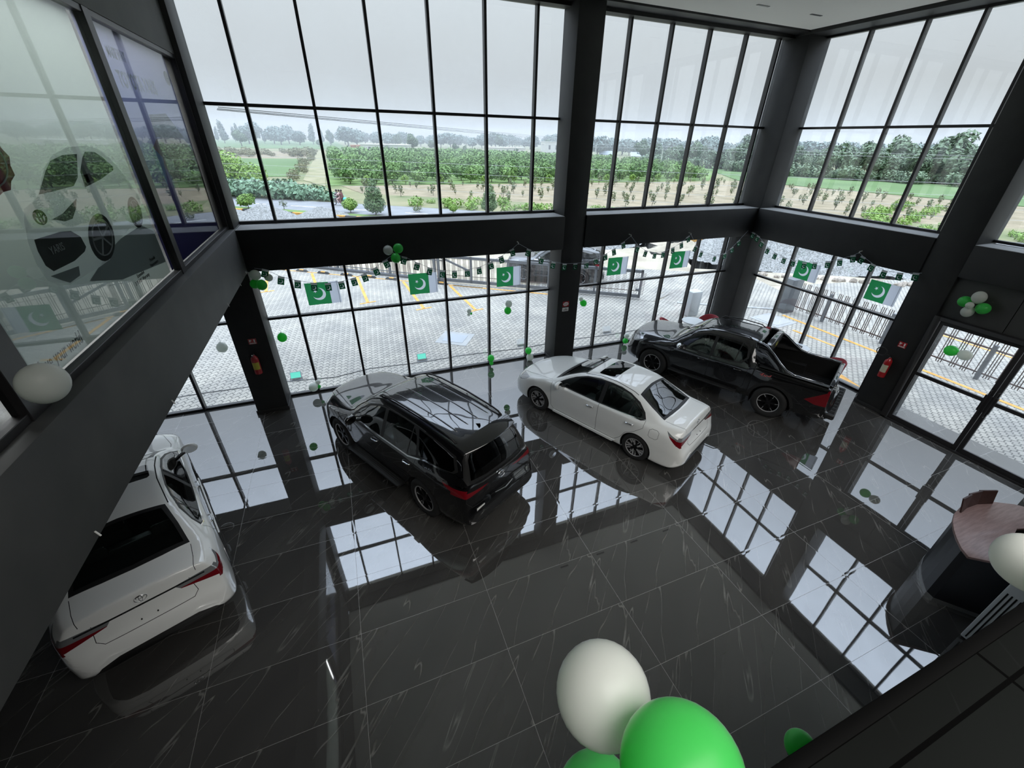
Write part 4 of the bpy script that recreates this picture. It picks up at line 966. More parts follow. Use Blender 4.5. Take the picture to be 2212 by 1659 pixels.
# ---------- white saloon ----------
def make_sedan():
    global LZ
    root = thing('saloon_car', 'glossy white four door saloon with sunroof parked between the black estate and the black pickup', 'car')
    top = [(0, .50), (.01, .58), (.05, .66), (.12, .725), (.3, .80), (.6, .885), (1.0, .955), (1.22, .985), (1.3, 1.01), (1.7, 1.23), (2.05, 1.395), (2.35, 1.45), (2.75, 1.475), (3.15, 1.452), (3.4, 1.405), (3.7, 1.27), (4.0, 1.115), (4.08, 1.09), (4.2, 1.083), (4.42, 1.088), (4.455, 1.075), (4.475, 1.0), (4.50, .90), (4.525, .80), (4.55, .72), (4.575, .665), (4.60, .61), (4.612, .52), (4.62, .44)]
    L2 = [(0, .50, .6), (.3, .58, .77), (1.0, .68, .93), (1.22, .70, .965), (1.6, .645, 1.15), (2.05, .575, 1.335), (2.7, .555, 1.41), (3.2, .565, 1.375), (3.5, .60, 1.27), (3.8, .64, 1.15), (4.05, .665, 1.06), (4.45, .66, 1.045), (4.62, .60, .9)]
    L3 = [(0, .66, .56), (.3, .75, .72), (.7, .80, .83), (1.22, .80, .925), (1.8, .80, .945), (2.6, .80, .965), (3.3, .79, .99), (3.7, .775, 1.01), (4.1, .755, 1.0), (4.45, .76, .96), (4.62, .74, .8)]
    L4 = [(0, .76, .50), (.3, .84, .66), (.7, .868, .76), (1.2, .855, .85), (2.0, .85, .87), (3.0, .85, .89), (3.6, .858, .90), (4.1, .84, .88), (4.45, .845, .82), (4.62, .84, .66)]
    L5 = [(0, .84, .42), (.4, .878, .52), (.93, .888, .60), (1.5, .868, .60), (2.5, .868, .60), (3.2, .872, .62), (3.65, .888, .66), (4.1, .872, .62), (4.62, .885, .52)]
    L6 = [(0, .84, .30), (.5, .88, .36), (1.4, .862, .34), (3.0, .862, .34), (3.7, .88, .38), (4.3, .875, .36), (4.62, .88, .34)]
    L7 = [(0, .80, .20), (.5, .86, .22), (1.4, .855, .20), (3.0, .855, .20), (3.7, .87, .22), (4.4, .87, .22), (4.62, .84, .24)]
    plan = [(0, .60), (.02, .70), (.06, .80), (.14, .885), (.3, .955), (.6, 1), (4.0, 1), (4.25, .985), (4.4, .955), (4.5, .915), (4.56, .87), (4.60, .80), (4.62, .70)]
    bot = [(0, .19), (.3, .17), (4.2, .17), (4.45, .21), (4.62, .30)]
    c = Car(4.62, top, [L2, L3, L4, L5, L6, L7], plan, bot)
    # wheel arches
    for wx in (.93, 3.63): c.sides(circle(wx, .315, .352), 'arch')
    # daylight opening
    fr = [(1.46, .955), (1.62, 1.07), (1.85, 1.20), (2.12, 1.305), (2.45, 1.365), (2.58, 1.378), (2.58, .965)]
    rr = [(2.68, .967), (2.68, 1.380), (2.95, 1.375), (3.20, 1.335), (3.42, 1.245), (3.60, 1.12), (3.66, 1.02), (3.60, .992)]
    dlo = [(1.40, .935), (1.62, 1.095), (1.85, 1.228), (2.12, 1.333), (2.45, 1.392), (2.75, 1.405), (2.98, 1.398), (3.22, 1.357), (3.46, 1.262), (3.64, 1.13), (3.72, 1.01), (3.62, .975), (2.6, .945)]
    c.sides(dlo, 'frame'); c.sides(fr, 'glf'); c.sides(rr, 'glr'); c.line('side', [(3.33, .98), (3.36, 1.29)], .03, 'fr2')
    c.line('side', [(1.40, .937), (2.6, .950), (3.62, .982), (3.71, 1.015)], .014, 'chrome')
    ws = [(1.30, -.66), (1.27, -.3), (1.26, 0), (1.27, .3), (1.30, .66), (1.62, .60), (2.06, .515), (2.08, .25), (2.09, 0), (2.08, -.25), (2.06, -.515), (1.62, -.60)]
    c.cut('top', ws, 'wsframe'); c.cut('top', [(1.38, -.60), (1.36, 0), (1.38, .60), (1.62, .555), (2.02, .47), (2.05, 0), (2.02, -.47), (1.62, -.555)], 'ws')
    rw = [(3.38, -.50), (3.35, 0), (3.38, .50), (3.7, .56), (4.02, .60), (4.05, .3), (4.06, 0), (4.05, -.3), (4.02, -.60), (3.7, -.56)]
    c.cut('top', rw, 'rwframe'); c.cut('top', [(3.43, -.45), (3.41, 0), (3.43, .45), (3.7, .51), (3.97, .545), (4.0, 0), (3.97, -.545), (3.7, -.51)], 'rw')
    sr = [(2.30, -.40), (2.30, .40), (2.34, .43), (2.68, .43), (2.72, .40), (2.72, -.40), (2.68, -.43), (2.34, -.43)]
    c.cut('top', sr, 'sroof', nmin=.6)
    for sd in (1, -1): c.line('top', [(2.05, .545*sd), (2.4, .51*sd), (2.8, .50*sd), (3.36, .535*sd)], .014, 'gap', nmin=.3)
    # lamps
    tl = [(4.18, .985), (4.30, .935), (4.44, .885), (4.56, .865), (4.60, .76), (4.50, .725), (4.40, .78), (4.28, .88)]
    c.sides(tl, 'tl', only=('body',), nmin=.25); c.cut('rear', [(.30, .915), (.36, .845), (.90, .74), (.92, .90), (.70, .935)], 'tl+', xr=(4.42, 4.63), nmin=.2, only=('body',)); c.cut('rear', [(-.30, .915), (-.36, .845), (-.90, .74), (-.92, .90), (-.70, .935)], 'tl-', xr=(4.42, 4.63), nmin=.2, only=('body',))
    # upper band of the lamp is clear
    for sd in ('+', '-'):
        c.cut('side', [(4.1, 1.2), (4.1, .97), (4.30, .90), (4.45, .855), (4.7, .85), (4.7, 1.2)], 'tlc'+sd, side=1 if sd == '+' else -1, only=('tl'+sd,), nmin=.0)
        q = 1 if sd == '+' else -1
        c.cut('rear', [(q*.2, .885), (q*.95, .852), (q*.95, 1.0), (q*.2, 1.0)], 'tlc'+sd, xr=(4.4, 4.63), only=('tl'+sd,), nmin=.0)
    hl = [(.10, .70), (.16, .62), (.30, .62), (.52, .72), (.62, .80), (.45, .785), (.25, .745)]
    c.sides(hl, 'hl', only=('body',), nmin=.1)
    c.line('rear', [(-.62, .905), (.62, .905)], .022, 'chromer', xr=(4.4, 4.63)); c.cut('rear', [(-.27, .80), (-.22, .665), (.22, .665), (.27, .80)], 'recess', xr=(4.4, 4.63), nmin=.1)
    c.line('rear', [(-.47, .93), (-.50, .72), (-.44, .66), (.44, .66), (.50, .72), (.47, .93)], .007, 'gap', xr=(4.35, 4.63), nmin=.1, only=('body',))
    c.line('top', [(4.06, .60), (4.30, .585), (4.47, .56)], .007, 'gap'); c.line('top', [(4.06, -.60), (4.30, -.585), (4.47, -.56)], .007, 'gap')
    c.cut('rear', [(-.74, .10), (-.70, .27), (-.58, .37), (-.40, .42), (.40, .42), (.58, .37), (.70, .27), (.74, .10)], 'diff', xr=(4.2, 4.63), nmin=-.9, only=('body',))
    c.cut('front', [(-.55, .50), (.55, .50), (.45, .62), (-.45, .62)], 'grille', xr=(-.1, .4), nmin=.0); c.cut('front', [(-.6, .24), (.6, .24), (.5, .42), (-.5, .42)], 'grille', xr=(-.1, .4), nmin=.0)
    # doors
    fd = [(1.33, .93), (1.34, .35), (1.40, .27), (2.50, .27), (2.63, .55), (2.63, .955)]
    rd = [(2.63, .955), (2.63, .27), (3.12, .27), (3.26, .40), (3.36, .58), (3.55, .70), (3.72, .86), (3.70, .995)]
    c.sides(fd, 'doorf', only=('body',)); c.sides(rd, 'doorr', only=('body',))
    on = ('body', 'doorf+', 'doorf-', 'doorr+', 'doorr-')
    c.line('side', [(1.30, .93), (1.34, .35), (1.42, .27), (2.63, .27), (3.12, .27), (3.26, .40), (3.36, .58), (3.55, .70), (3.72, .86), (3.72, 1.0)], .007, 'gap', only=on); c.line('side', [(2.63, .94), (2.63, .27)], .008, 'gap', only=on)
    c.line('top', [(.12, .52), (.5, .66), (1.1, .735), (1.25, .72)], .007, 'gap', only=('body',)); c.line('top', [(.12, -.52), (.5, -.66), (1.1, -.735), (1.25, -.72)], .007, 'gap', only=('body',))
    fq = [(3.86, .76), (3.90, .73), (4.02, .73), (4.06, .77), (4.06, .89), (4.02, .925), (3.91, .925), (3.86, .89)]
    c.line('side', fq+[fq[0]], .006, 'gap', side=-1, only=('body',))
    B = m_wpaint
    m = {'body': ('body', B), 'gap': ('body', m_gap), 'diff': ('rear_diffuser', m_blackp), 'grille': ('grille', m_blackp), 'chrome': ('belt_trim', m_chrome), 'chromer': ('boot_trim', m_chrome), 'recess': ('body', B),
         'ws': ('windscreen', m_ws), 'wsframe': ('windscreen', m_blackp), 'rw': ('rear_window', m_cg), 'rwframe': ('rear_window', m_blackp), 'sroof': ('sunroof', m_cgd), 'fr2': ('body', m_blackp)}
    for s in '+-':
        m['frame'+s] = ('window_trim'+s, m_blackp); m['glf'+s] = ('front_side_window'+s, m_cg); m['glr'+s] = ('rear_side_window'+s, m_cg)
        m['tl'+s] = ('tail_lamp'+s, m_redl); m['tlc'+s] = ('tail_lamp'+s, m_clear); m['hl'+s] = ('headlamp'+s, m_headl); m['doorf'+s] = ('front_door'+s, B); m['doorr'+s] = ('rear_door'+s, B)
    c.finish(root, m, drop=('arch+', 'arch-'))
    LZ = .315; 
    for wx in (.93, 3.63): liner(root, wx, .352, .885, .30)
    for wx in (.93, 3.63):
        for sd in (1, -1): wheel(root, wx, sd*.775, .315, .205, sd, 10, 'sedan', rr=.215)
    interior(root, 1.35, 3.6, .35, ((1.95, 'f'), (2.85, 'row')), .66, .98)
    MB().box(3.45, 4.05, -.62, .62, .93, .97).build('parcel_shelf', m_int, root)
    handle(root, c, 2.42, .80, .20, m_chrome); handle(root, c, 3.42, .83, .20, m_chrome); mirror(root, 1.60, .80, 1.0, B)
    # chrome bar and badge on boot
    oval_emblem(root, basis((4.482, 0, .985), (0, 1, 0), (-.1, 0, 1)), .12, .085, m_chrome)
    MB().tube([(4.05, 0, 1.09), (4.06, 0, 1.09)], .001, 3)
    for yy in (-.08, .08): MB().tube([(4.53, yy, .73), (4.56, yy, .73)], .008, 6).build('plate_screw', m_gap, root)
    # side skirt, lip spoilers of the body kit
    bevel(MB().prism([(1.42, .20), (3.10, .20), (3.16, .28), (3.10, .26), (1.45, .26)], -.012, .012, 0, Matrix.Translation((0, .882, 0)) @ Matrix.Rotation(pi/2, 4, 'X')).build('side_skirt', B, root), .004, 1)
    bevel(MB().prism([(1.42, .20), (3.10, .20), (3.16, .28), (3.10, .26), (1.45, .26)], -.012, .012, 0, Matrix.Translation((0, -.882, 0)) @ Matrix.Rotation(pi/2, 4, 'X')).build('side_skirt', B, root), .004, 1)
    MB().tube([(2.98, -.1, 1.47), (3.04, -.1, 1.50), (3.16, -.1, 1.455)], .012, 6)
    return root
sedan = make_sedan()
# ---------- black estate (SUV) ----------
def make_suv():
    global LZ
    root = thing('estate_car', 'big glossy black seven seat estate car with roof rails parked left of the white saloon', 'car')
    top = [(0, .62), (.01, .72), (.04, .88), (.10, 1.02), (.22, 1.095), (.6, 1.145), (1.0, 1.168), (1.28, 1.19), (1.36, 1.23), (1.7, 1.50), (1.98, 1.68), (2.25, 1.755), (2.7, 1.79), (3.3, 1.79), (3.9, 1.755), (4.3, 1.715), (4.42, 1.695), (4.445, 1.66), (4.50, 1.52), (4.57, 1.34), (4.635, 1.15), (4.66, 1.05), (4.68, .95), (4.70, .80), (4.74, .72), (4.775, .65), (4.79, .55), (4.795, .50)]
    L2 = [(0, .52, .85), (.3, .64, 1.06), (1.0, .71, 1.13), (1.3, .735, 1.16), (1.6, .69, 1.37), (1.98, .635, 1.60), (2.4, .615, 1.70), (3.3, .605, 1.715), (4.0, .585, 1.665), (4.42, .575, 1.60), (4.6, .62, 1.3), (4.8, .62, 1.0)]
    L3 = [(0, .70, .70), (.3, .80, .93), (.7, .855, 1.02), (1.3, .865, 1.10), (2.0, .865, 1.12), (2.8, .865, 1.135), (3.3, .86, 1.16), (3.7, .85, 1.22), (4.1, .83, 1.24), (4.45, .80, 1.22), (4.62, .78, 1.1), (4.8, .76, .9)]
    L4 = [(0, .80, .62), (.3, .875, .84), (.9, .925, .97), (1.4, .905, 1.02), (2.2, .90, 1.03), (3.1, .905, 1.03), (3.75, .93, 1.05), (4.3, .90, 1.04), (4.62, .87, .96), (4.8, .85, .8)]
    L5 = [(0, .88, .52), (.5, .925, .68), (.94, .94, .80), (1.5, .905, .78), (3.0, .905, .78), (3.69, .94, .84), (4.3, .92, .76), (4.8, .90, .6)]
    L6 = [(0, .88, .38), (.5, .925, .46), (1.5, .895, .48), (3.0, .895, .48), (3.69, .93, .52), (4.3, .92, .46), (4.8, .90, .42)]
    L7 = [(0, .84, .28), (.5, .90, .32), (1.5, .86, .34), (3.0, .86, .34), (3.8, .90, .36), (4.8, .86, .34)]
    plan = [(0, .66), (.02, .74), (.06, .82), (.14, .89), (.3, .95), (.55, 1), (4.1, 1), (4.35, .985), (4.5, .965), (4.65, .93), (4.72, .90), (4.77, .86), (4.795, .78)]
    bot = [(0, .27), (.4, .25), (4.3, .27), (4.6, .32), (4.795, .38)]
    c = Car(4.795, top, [L2, L3, L4, L5, L6, L7], plan, bot)
    for wx in (.94, 3.685): c.sides(circle(wx, .385, .445), 'arch'); c.sides(circle(wx, .385, .49), 'flare', only=('body',), zr=(.30, 1.2))
    dlo = [(1.46, 1.115), (1.70, 1.34), (1.98, 1.53), (2.3, 1.635), (2.9, 1.665), (3.45, 1.655), (3.95, 1.60), (4.32, 1.53), (4.44, 1.33), (4.36, 1.27), (3.75, 1.235), (3.40, 1.145), (3.30, 1.115), (2.5, 1.10)]
    c.sides(dlo, 'frame', nmin=.1)
    c.sides([(1.56, 1.13), (1.72, 1.31), (1.99, 1.49), (2.3, 1.60), (2.47, 1.62), (2.47, 1.125)], 'glf', only=('frame+', 'frame-'), nmin=.1)
    c.sides([(2.56, 1.127), (2.56, 1.63), (3.0, 1.645), (3.28, 1.64), (3.42, 1.50), (3.50, 1.22), (3.36, 1.16), (3.28, 1.135)], 'glr', only=('frame+', 'frame-'), nmin=.1)
    c.sides([(3.56, 1.25), (3.50, 1.45), (3.42, 1.63), (3.9, 1.58), (4.27, 1.51), (4.37, 1.34), (4.33, 1.29), (3.76, 1.258)], 'glq', only=('frame+', 'frame-'), nmin=.1)
    c.line('side', [(3.27, 1.16), (3.30, 1.63)], .025, 'fr2')
    c.line('side', [(1.46, 1.112), (2.5, 1.105), (3.30, 1.120), (3.42, 1.15), (3.74, 1.238), (4.36, 1.272), (4.62, 1.235)], .022, 'chrome', nmin=.05)
    ws = [(1.36, -.70), (1.33, 0), (1.36, .70), (1.7, .655), (2.0, .59), (2.03, 0), (2.0, -.59), (1.7, -.655)]
    c.cut('top', ws, 'wsframe'); c.cut('top', [(1.44, -.64), (1.42, 0), (1.44, .64), (1.7, .60), (1.95, .55), (1.98, 0), (1.95, -.55), (1.7, -.60)], 'ws')
    c.cut('rear', [(-.70, 1.13), (-.72, 1.22), (-.63, 1.50), (-.56, 1.61), (.56, 1.61), (.63, 1.50), (.72, 1.22), (.70, 1.13), (.3, 1.09), (-.3, 1.09)], 'rwframe', xr=(4.43, 4.7), nmin=.1)
    c.cut('rear', [(-.62, 1.18), (-.56, 1.50), (-.50, 1.57), (.50, 1.57), (.56, 1.50), (.62, 1.18), (.3, 1.135), (-.3, 1.135)], 'rw', xr=(4.43, 4.7), nmin=.1, only=('rwframe',))
    c.line('rear', [(-.90, 1.13), (-.74, 1.10), (-.4, 1.045), (0, 1.03), (.4, 1.045), (.74, 1.10), (.90, 1.13)], .026, 'chromer', xr=(4.4, 4.8), nmin=.05)
    for q, n in ((1, '+'), (-1, '-')):
        c.cut('rear', [(q*.28, .955), (q*.60, .985), (q*.95, 1.06), (q*.97, .965), (q*.72, .925), (q*.45, .925)], 'tl'+n, xr=(4.40, 4.8), nmin=.05, only=('body',))
        c.cut('side', [(4.20, 1.11), (4.45, 1.075), (4.75, 1.05), (4.75, .955), (4.45, .985), (4.28, 1.05)], 'tl'+n, side=q, nmin=.25, only=('body',))
    c.line('rear', [(-.76, 1.05), (-.80, .86), (-.70, .72), (.70, .72), (.80, .86), (.76, 1.05)], .008, 'gap', xr=(4.4, 4.8), nmin=.1, only=('body',))
    c.cut('rear', [(-.30, .94), (-.27, .76), (.27, .76), (.30, .94)], 'recess', xr=(4.4, 4.8), nmin=.1, only=('body',))
    c.cut('rear', [(-.80, .50), (-.70, .44), (.70, .44), (.80, .50), (.70, .60), (-.70, .60)], 'lowgrille', xr=(4.4, 4.8), nmin=-.3, only=('body',))
    c.sides([(.10, .96), (.14, .86), (.36, .86), (.62, .96), (.70, 1.02), (.42, 1.0)], 'hl', only=('body',), nmin=.1)
    c.cut('front', [(-.5, .60), (.5, .60), (.55, .86), (-.55, .86)], 'grille', xr=(-.1, .4), nmin=.0)
    c.sides([(1.42, 1.11), (1.44, .52), (1.50, .42), (2.51, .42), (2.51, 1.11)], 'doorf', only=('body',)); c.sides([(2.51, 1.11), (2.51, .42), (3.15, .42), (3.27, .60), (3.40, .82), (3.50, .95), (3.52, 1.18), (3.36, 1.12)], 'doorr', only=('body',))
    on = ('body', 'doorf+', 'doorf-', 'doorr+', 'doorr-')
    c.line('side', [(1.42, 1.11), (1.44, .52), (1.50, .42), (3.15, .42), (3.27, .60), (3.40, .82), (3.50, .95), (3.52, 1.18)], .008, 'gap', only=on); c.line('side', [(2.51, 1.10), (2.51, .42)], .008, 'gap', only=on)
    for q in (1, -1): c.line('top', [(.18, q*.60), (.6, q*.72), (1.2, q*.78), (1.33, q*.74)], .008, 'gap', only=('body',))
    B = m_bpaint
    m = {'body': ('body', B), 'gap': ('body', m_gap), 'recess': ('body', B), 'lowgrille': ('rear_bumper_grille', m_blackp), 'grille': ('grille', m_blackp), 'chrome': ('belt_trim', m_chrome), 'chromer': ('belt_trim', m_chrome), 'fr2': ('body', m_blackp),
         'ws': ('windscreen', m_ws), 'wsframe': ('windscreen', m_blackp), 'rw': ('rear_window', m_cgd), 'rwframe': ('rear_window', m_blackp)}
    for s in '+-':
        m['frame'+s] = ('window_trim'+s, m_blackp); m['glf'+s] = ('front_side_window'+s, m_cg); m['glr'+s] = ('rear_side_window'+s, m_cg); m['glq'+s] = ('quarter_window'+s, m_cgd)
        m['tl'+s] = ('tail_lamp'+s, m_redl); m['hl'+s] = ('headlamp'+s, m_headl); m['doorf'+s] = ('front_door'+s, B); m['doorr'+s] = ('rear_door'+s, B); m['flare'+s] = ('wheel_arch_flare'+s, B)
    c.finish(root, m, drop=('arch+', 'arch-'))
    LZ = .385; 
    for wx in (.94, 3.685): liner(root, wx, .445, .92, .34)
    for wx in (.94, 3.685):
        for sd in (1, -1): wheel(root, wx, sd*.80, .385, .25, sd, 6, 'suv', rr=.255)
    interior(root, 1.5, 4.3, .55, ((2.0, 'f'), (2.85, 'row'), (3.7, 'row')), .68, 1.16)
    handle(root, c, 2.30, .96, .20, m_chrome); handle(root, c, 3.30, .99, .20, m_chrome); mirror(root, 1.72, .86, 1.17, B)
    # roof rails
    for q in (1, -1):
        pts = []
        for x, dz in ((2.12, .0), (2.22, .045), (2.6, .055), (3.3, .055), (3.95, .05), (4.12, .035), (4.2, .0)):
            p, _ = c.ray((x, q*.545, 3), (0, 0, -1)); pts.append((x, q*.545, p.z+dz))
        MB().tube(pts, .016, 8).build('roof_rail', m_chrome if False else m_blackp, root, smooth=True)
    # ribs pressed in the roof
    rb = MB()
    for yy in (-.36, -.12, .12, .36):
        pts = []
        for x in [2.35+.1*k for k in range(18)]:
            p, _ = c.ray((x, yy, 3), (0, 0, -1)); e = min(1, (x-2.35)/.2, (4.05-x)/.2); pts.append((x, yy, p.z-.010+.008*max(e, 0)))
        rb.tube(pts, .014, 8)
    rb.build('roof_ribs', B, root, smooth=True)
    # spoiler above the rear window
    sp = MB(); n = 14; prof = [(4.28, 1.735, .60), (4.56, 1.672, .585), (4.575, 1.655, .58), (4.54, 1.635, .57), (4.40, 1.62, .56)]
    for i in range(n+1):
        t = -1+2*i/n
        for x, z, yh in prof: sp.v.append((x-.10*t*t*(1 if x > 4.35 else .2), t*yh, z-.035*t*t))
    for i in range(n):
        for j in range(4): a = i*5+j; sp.f.append((a, a+5, a+6, a+1)); sp.m.append(0)
    sp.f.append([0, 1, 2, 3, 4]); sp.f.append([n*5+k for k in (4, 3, 2, 1, 0)]); sp.m += [0, 0]
    recalc(sp.build('roof_spoiler', B, root, smooth=True, angle=40))
    # antenna, side steps, plate holder, sticker, badge
    MB().prism([(4.10, 0), (4.22, 0), (4.21, .05)], -.01, .01, 0, Matrix.Translation((0, 0, 1.728)) @ Matrix.Rotation(pi/2, 4, 'X')).build('shark_fin_antenna', B, root)
    for q in (1, -1):
        o = bevel(MB().box(1.42, 3.12, q*.97-.09, q*.97+.09, .36, .41).build('side_step', m_blackp, root), .02, 2)
        for k in range(4): MB().box(1.6, 3.0, q*.97-.06+.035*k, q*.97-.05+.035*k, .41, .415).build('tread_strip', mat('step_tread', (.05, .05, .05), .5) if 'step_tread' not in bpy.data.materials else bpy.data.materials['step_tread'], o)
    oval_emblem(root, basis((4.705, 0, .975), (0, 1, 0), (-.25, 0, 1)), .15, .105, m_chrome)
    MB().tube([(4.76, -.22, .735), (4.79, 0, .72), (4.76, .22, .735)], .012, 8).build('tailgate_handle', m_chrome, root)
    p, nn = c.ray((6, -.56, .66), (-1, 0, 0)); st = MB().box(-.09, .09, -.03, .03, 0, .002, M=basis(p+Vector((.004, 0, 0)), (0, 1, 0), (0, 0, 1), (1, 0, 0))).build('sticker', m_wht if 'm_wht' in globals() else m_chrome, root); tag(st, 'small white paper label on the rear bumper')
    return root
suv = make_suv()
# ---------- black double cab pickup ----------
def make_pickup():
    global LZ
    root = thing('pickup_truck', 'glossy black double cab pickup truck with open load bed, parked furthest right', 'car')
    top = [(0, .66), (.01, .78), (.04, .90), (.12, 1.05), (.28, 1.115), (.6, 1.15), (1.0, 1.172), (1.26, 1.19), (1.34, 1.23), (1.65, 1.47), (1.95, 1.66), (2.2, 1.74), (2.6, 1.785), (3.0, 1.78), (3.3, 1.755), (3.40, 1.73), (3.44, 1.68), (3.49, 1.45), (3.53, 1.27), (3.56, 1.235), (3.8, 1.235), (5.12, 1.235), (5.14, 1.22), (5.15, 1.10), (5.16, .95), (5.17, .80), (5.20, .66), (5.28, .62), (5.315, .58), (5.325, .50)]
    L2 = [(0, .54, .9), (.3, .66, 1.08), (1.0, .72, 1.14), (1.3, .74, 1.17), (1.6, .69, 1.37), (1.95, .635, 1.59), (2.4, .61, 1.69), (3.0, .60, 1.70), (3.38, .60, 1.65), (3.52, .72, 1.25), (3.6, .84, 1.205), (5.12, .84, 1.205), (5.325, .8, 1.0)]
    L3 = [(0, .72, .74), (.3, .81, .96), (.7, .87, 1.03), (1.3, .87, 1.10), (2.0, .87, 1.12), (3.0, .87, 1.135), (3.4, .87, 1.15), (3.6, .895, 1.17), (5.12, .895, 1.17), (5.325, .85, .9)]
    L4 = [(0, .82, .66), (.3, .89, .86), (.98, .945, .98), (1.5, .91, 1.0), (3.3, .91, 1.02), (3.6, .915, 1.05), (4.06, .93, 1.06), (5.12, .915, 1.05), (5.325, .88, .8)]
    L5 = [(0, .88, .56), (.5, .93, .72), (.98, .95, .84), (1.6, .91, .80), (3.3, .91, .80), (4.06, .945, .86), (4.7, .92, .78), (5.15, .915, .75), (5.325, .9, .6)]
    L6 = [(0, .88, .44), (.5, .92, .50), (1.6, .90, .50), (3.3, .90, .50), (4.06, .93, .56), (4.8, .91, .52), (5.15, .905, .52), (5.325, .88, .46)]
    L7 = [(0, .84, .34), (.5, .88, .38), (1.6, .87, .40), (3.3, .87, .40), (4.1, .90, .42), (5.15, .88, .44), (5.325, .85, .42)]
    plan = [(0, .64), (.02, .72), (.06, .80), (.14, .88), (.3, .95), (.55, 1), (5.10, 1), (5.15, .99), (5.18, .97), (5.24, .94), (5.30, .88), (5.325, .80)]
    bot = [(0, .33), (.4, .31), (4.8, .34), (5.15, .38), (5.325, .42)]
    c = Car(5.325, top, [L2, L3, L4, L5, L6, L7], plan, bot)
    for wx in (.98, 4.065): c.sides(circle(wx, .40, .455), 'arch'); c.sides(circle(wx, .40, .53), 'flare', only=('body',), zr=(.33, 1.2))
    dlo = [(1.45, 1.115), (1.68, 1.33), (1.95, 1.52), (2.25, 1.625), (2.8, 1.66), (3.12, 1.65), (3.27, 1.57), (3.33, 1.32), (3.22, 1.165), (3.1, 1.135), (2.4, 1.115)]
    c.sides(dlo, 'frame', nmin=.1); fr = ('frame+', 'frame-')
    c.sides([(1.55, 1.13), (1.72, 1.31), (1.97, 1.48), (2.25, 1.585), (2.42, 1.605), (2.42, 1.14)], 'glf', only=fr, nmin=.1)
    c.sides([(2.50, 1.14), (2.50, 1.615), (2.85, 1.625), (3.10, 1.61), (3.22, 1.54), (3.28, 1.33), (3.20, 1.20), (3.08, 1.165)], 'glr', only=fr, nmin=.1)
    c.line('side', [(3.04, 1.14), (3.08, 1.64)], .025, 'fr2')
    ws = [(1.34, -.70), (1.31, 0), (1.34, .70), (1.7, .65), (1.97, .59), (2.0, 0), (1.97, -.59), (1.7, -.65)]
    c.cut('top', ws, 'wsframe'); c.cut('top', [(1.42, -.64), (1.40, 0), (1.42, .64), (1.7, .60), (1.92, .545), (1.95, 0), (1.92, -.545), (1.7, -.60)], 'ws')
    c.cut('rear', [(-.62, 1.30), (-.56, 1.60), (.56, 1.60), (.62, 1.30)], 'rw', xr=(3.3, 3.6), nmin=.1)
    c.cut('top', [(3.60, -.76), (3.60, .76), (5.08, .76), (5.08, -.76)], 'bedhole', nmin=.5)
    for q, n in ((1, '+'), (-1, '-')):
        c.cut('side', [(4.72, .80), (5.17, 1.16), (5.20, 1.16), (5.20, .76), (4.95, .74)], 'tl'+n, side=q, nmin=.2, only=('body',))
        c.cut('rear', [(q*.80, 1.16), (q*.96, 1.16), (q*.96, .76), (q*.80, .76)], 'tl'+n, xr=(5.1, 5.25), nmin=.05, only=('body',))
    c.line('rear', [(-.79, 1.19), (-.79, .70), (.79, .70), (.79, 1.19)], .012, 'gap', xr=(5.08, 5.24), nmin=.05, only=('body',))
    c.sides([(.10, .98), (.14, .88), (.36, .88), (.60, .97), (.68, 1.04), (.42, 1.02)], 'hl', only=('body',), nmin=.1); c.cut('front', [(-.6, .55), (.6, .55), (.6, .90), (-.6, .90)], 'grille', xr=(-.1, .4), nmin=.0)
    c.sides([(1.42, 1.11), (1.44, .56), (1.50, .46), (2.46, .46), (2.46, 1.12)], 'doorf', only=('body',)); c.sides([(2.46, 1.12), (2.46, .46), (3.30, .46), (3.40, .62), (3.40, 1.15), (3.25, 1.17)], 'doorr', only=('body',))
    on = ('body', 'doorf+', 'doorf-', 'doorr+', 'doorr-')
    c.line('side', [(1.42, 1.11), (1.44, .56), (1.50, .46), (3.30, .46), (3.40, .62), (3.40, 1.20), (3.30, 1.62)], .008, 'gap', only=on); c.line('side', [(2.46, 1.12), (2.46, .46)], .008, 'gap', only=on)
    c.line('side', [(3.545, 1.23), (3.53, .44)], .022, 'gap', only=on, nmin=.05)
    for q in (1, -1): c.line('top', [(.18, q*.62), (.6, q*.73), (1.2, q*.79), (1.32, q*.75)], .008, 'gap', only=('body',))
    B = m_bpaint
    m = {'body': ('body', B), 'gap': ('body', m_gap), 'grille': ('grille', m_blackp), 'fr2': ('body', m_blackp), 'ws': ('windscreen', m_ws), 'wsframe': ('windscreen', m_blackp), 'rw': ('rear_window', m_cgd)}
    for s in '+-':
        m['frame'+s] = ('window_trim'+s, m_blackp); m['glf'+s] = ('front_side_window'+s, m_cg); m['glr'+s] = ('rear_side_window'+s, m_cg)
        m['tl'+s] = ('tail_lamp'+s, m_redl); m['hl'+s] = ('headlamp'+s, m_headl); m['doorf'+s] = ('front_door'+s, B); m['doorr'+s] = ('rear_door'+s, B); m['flare'+s] = ('wheel_arch_flare'+s, m_blackp)
    c.finish(root, m, drop=('arch+', 'arch-', 'bedhole'))
    LZ = .40; 
    for wx in (.98, 4.065): liner(root, wx, .455, .93, .34)
    for wx in (.98, 4.065):
        for sd in (1, -1): wheel(root, wx, sd*.815, .40, .265, sd, 6, 'suv', rr=.25)
    # load bed tub
    mb = MB().box(3.60, 5.08, -.76, .76, .74, .76).box(3.59, 3.61, -.76, .76, .76, 1.236).box(5.07, 5.09, -.76, .76, .76, 1.236).box(3.60, 5.08, -.775, -.755, .76, 1.236).box(3.60, 5.08, .755, .775, .76, 1.236)
    for q in (1, -1): mb.box(3.72, 4.42, min(q*.56, q*.76), max(q*.56, q*.76), .76, .98)
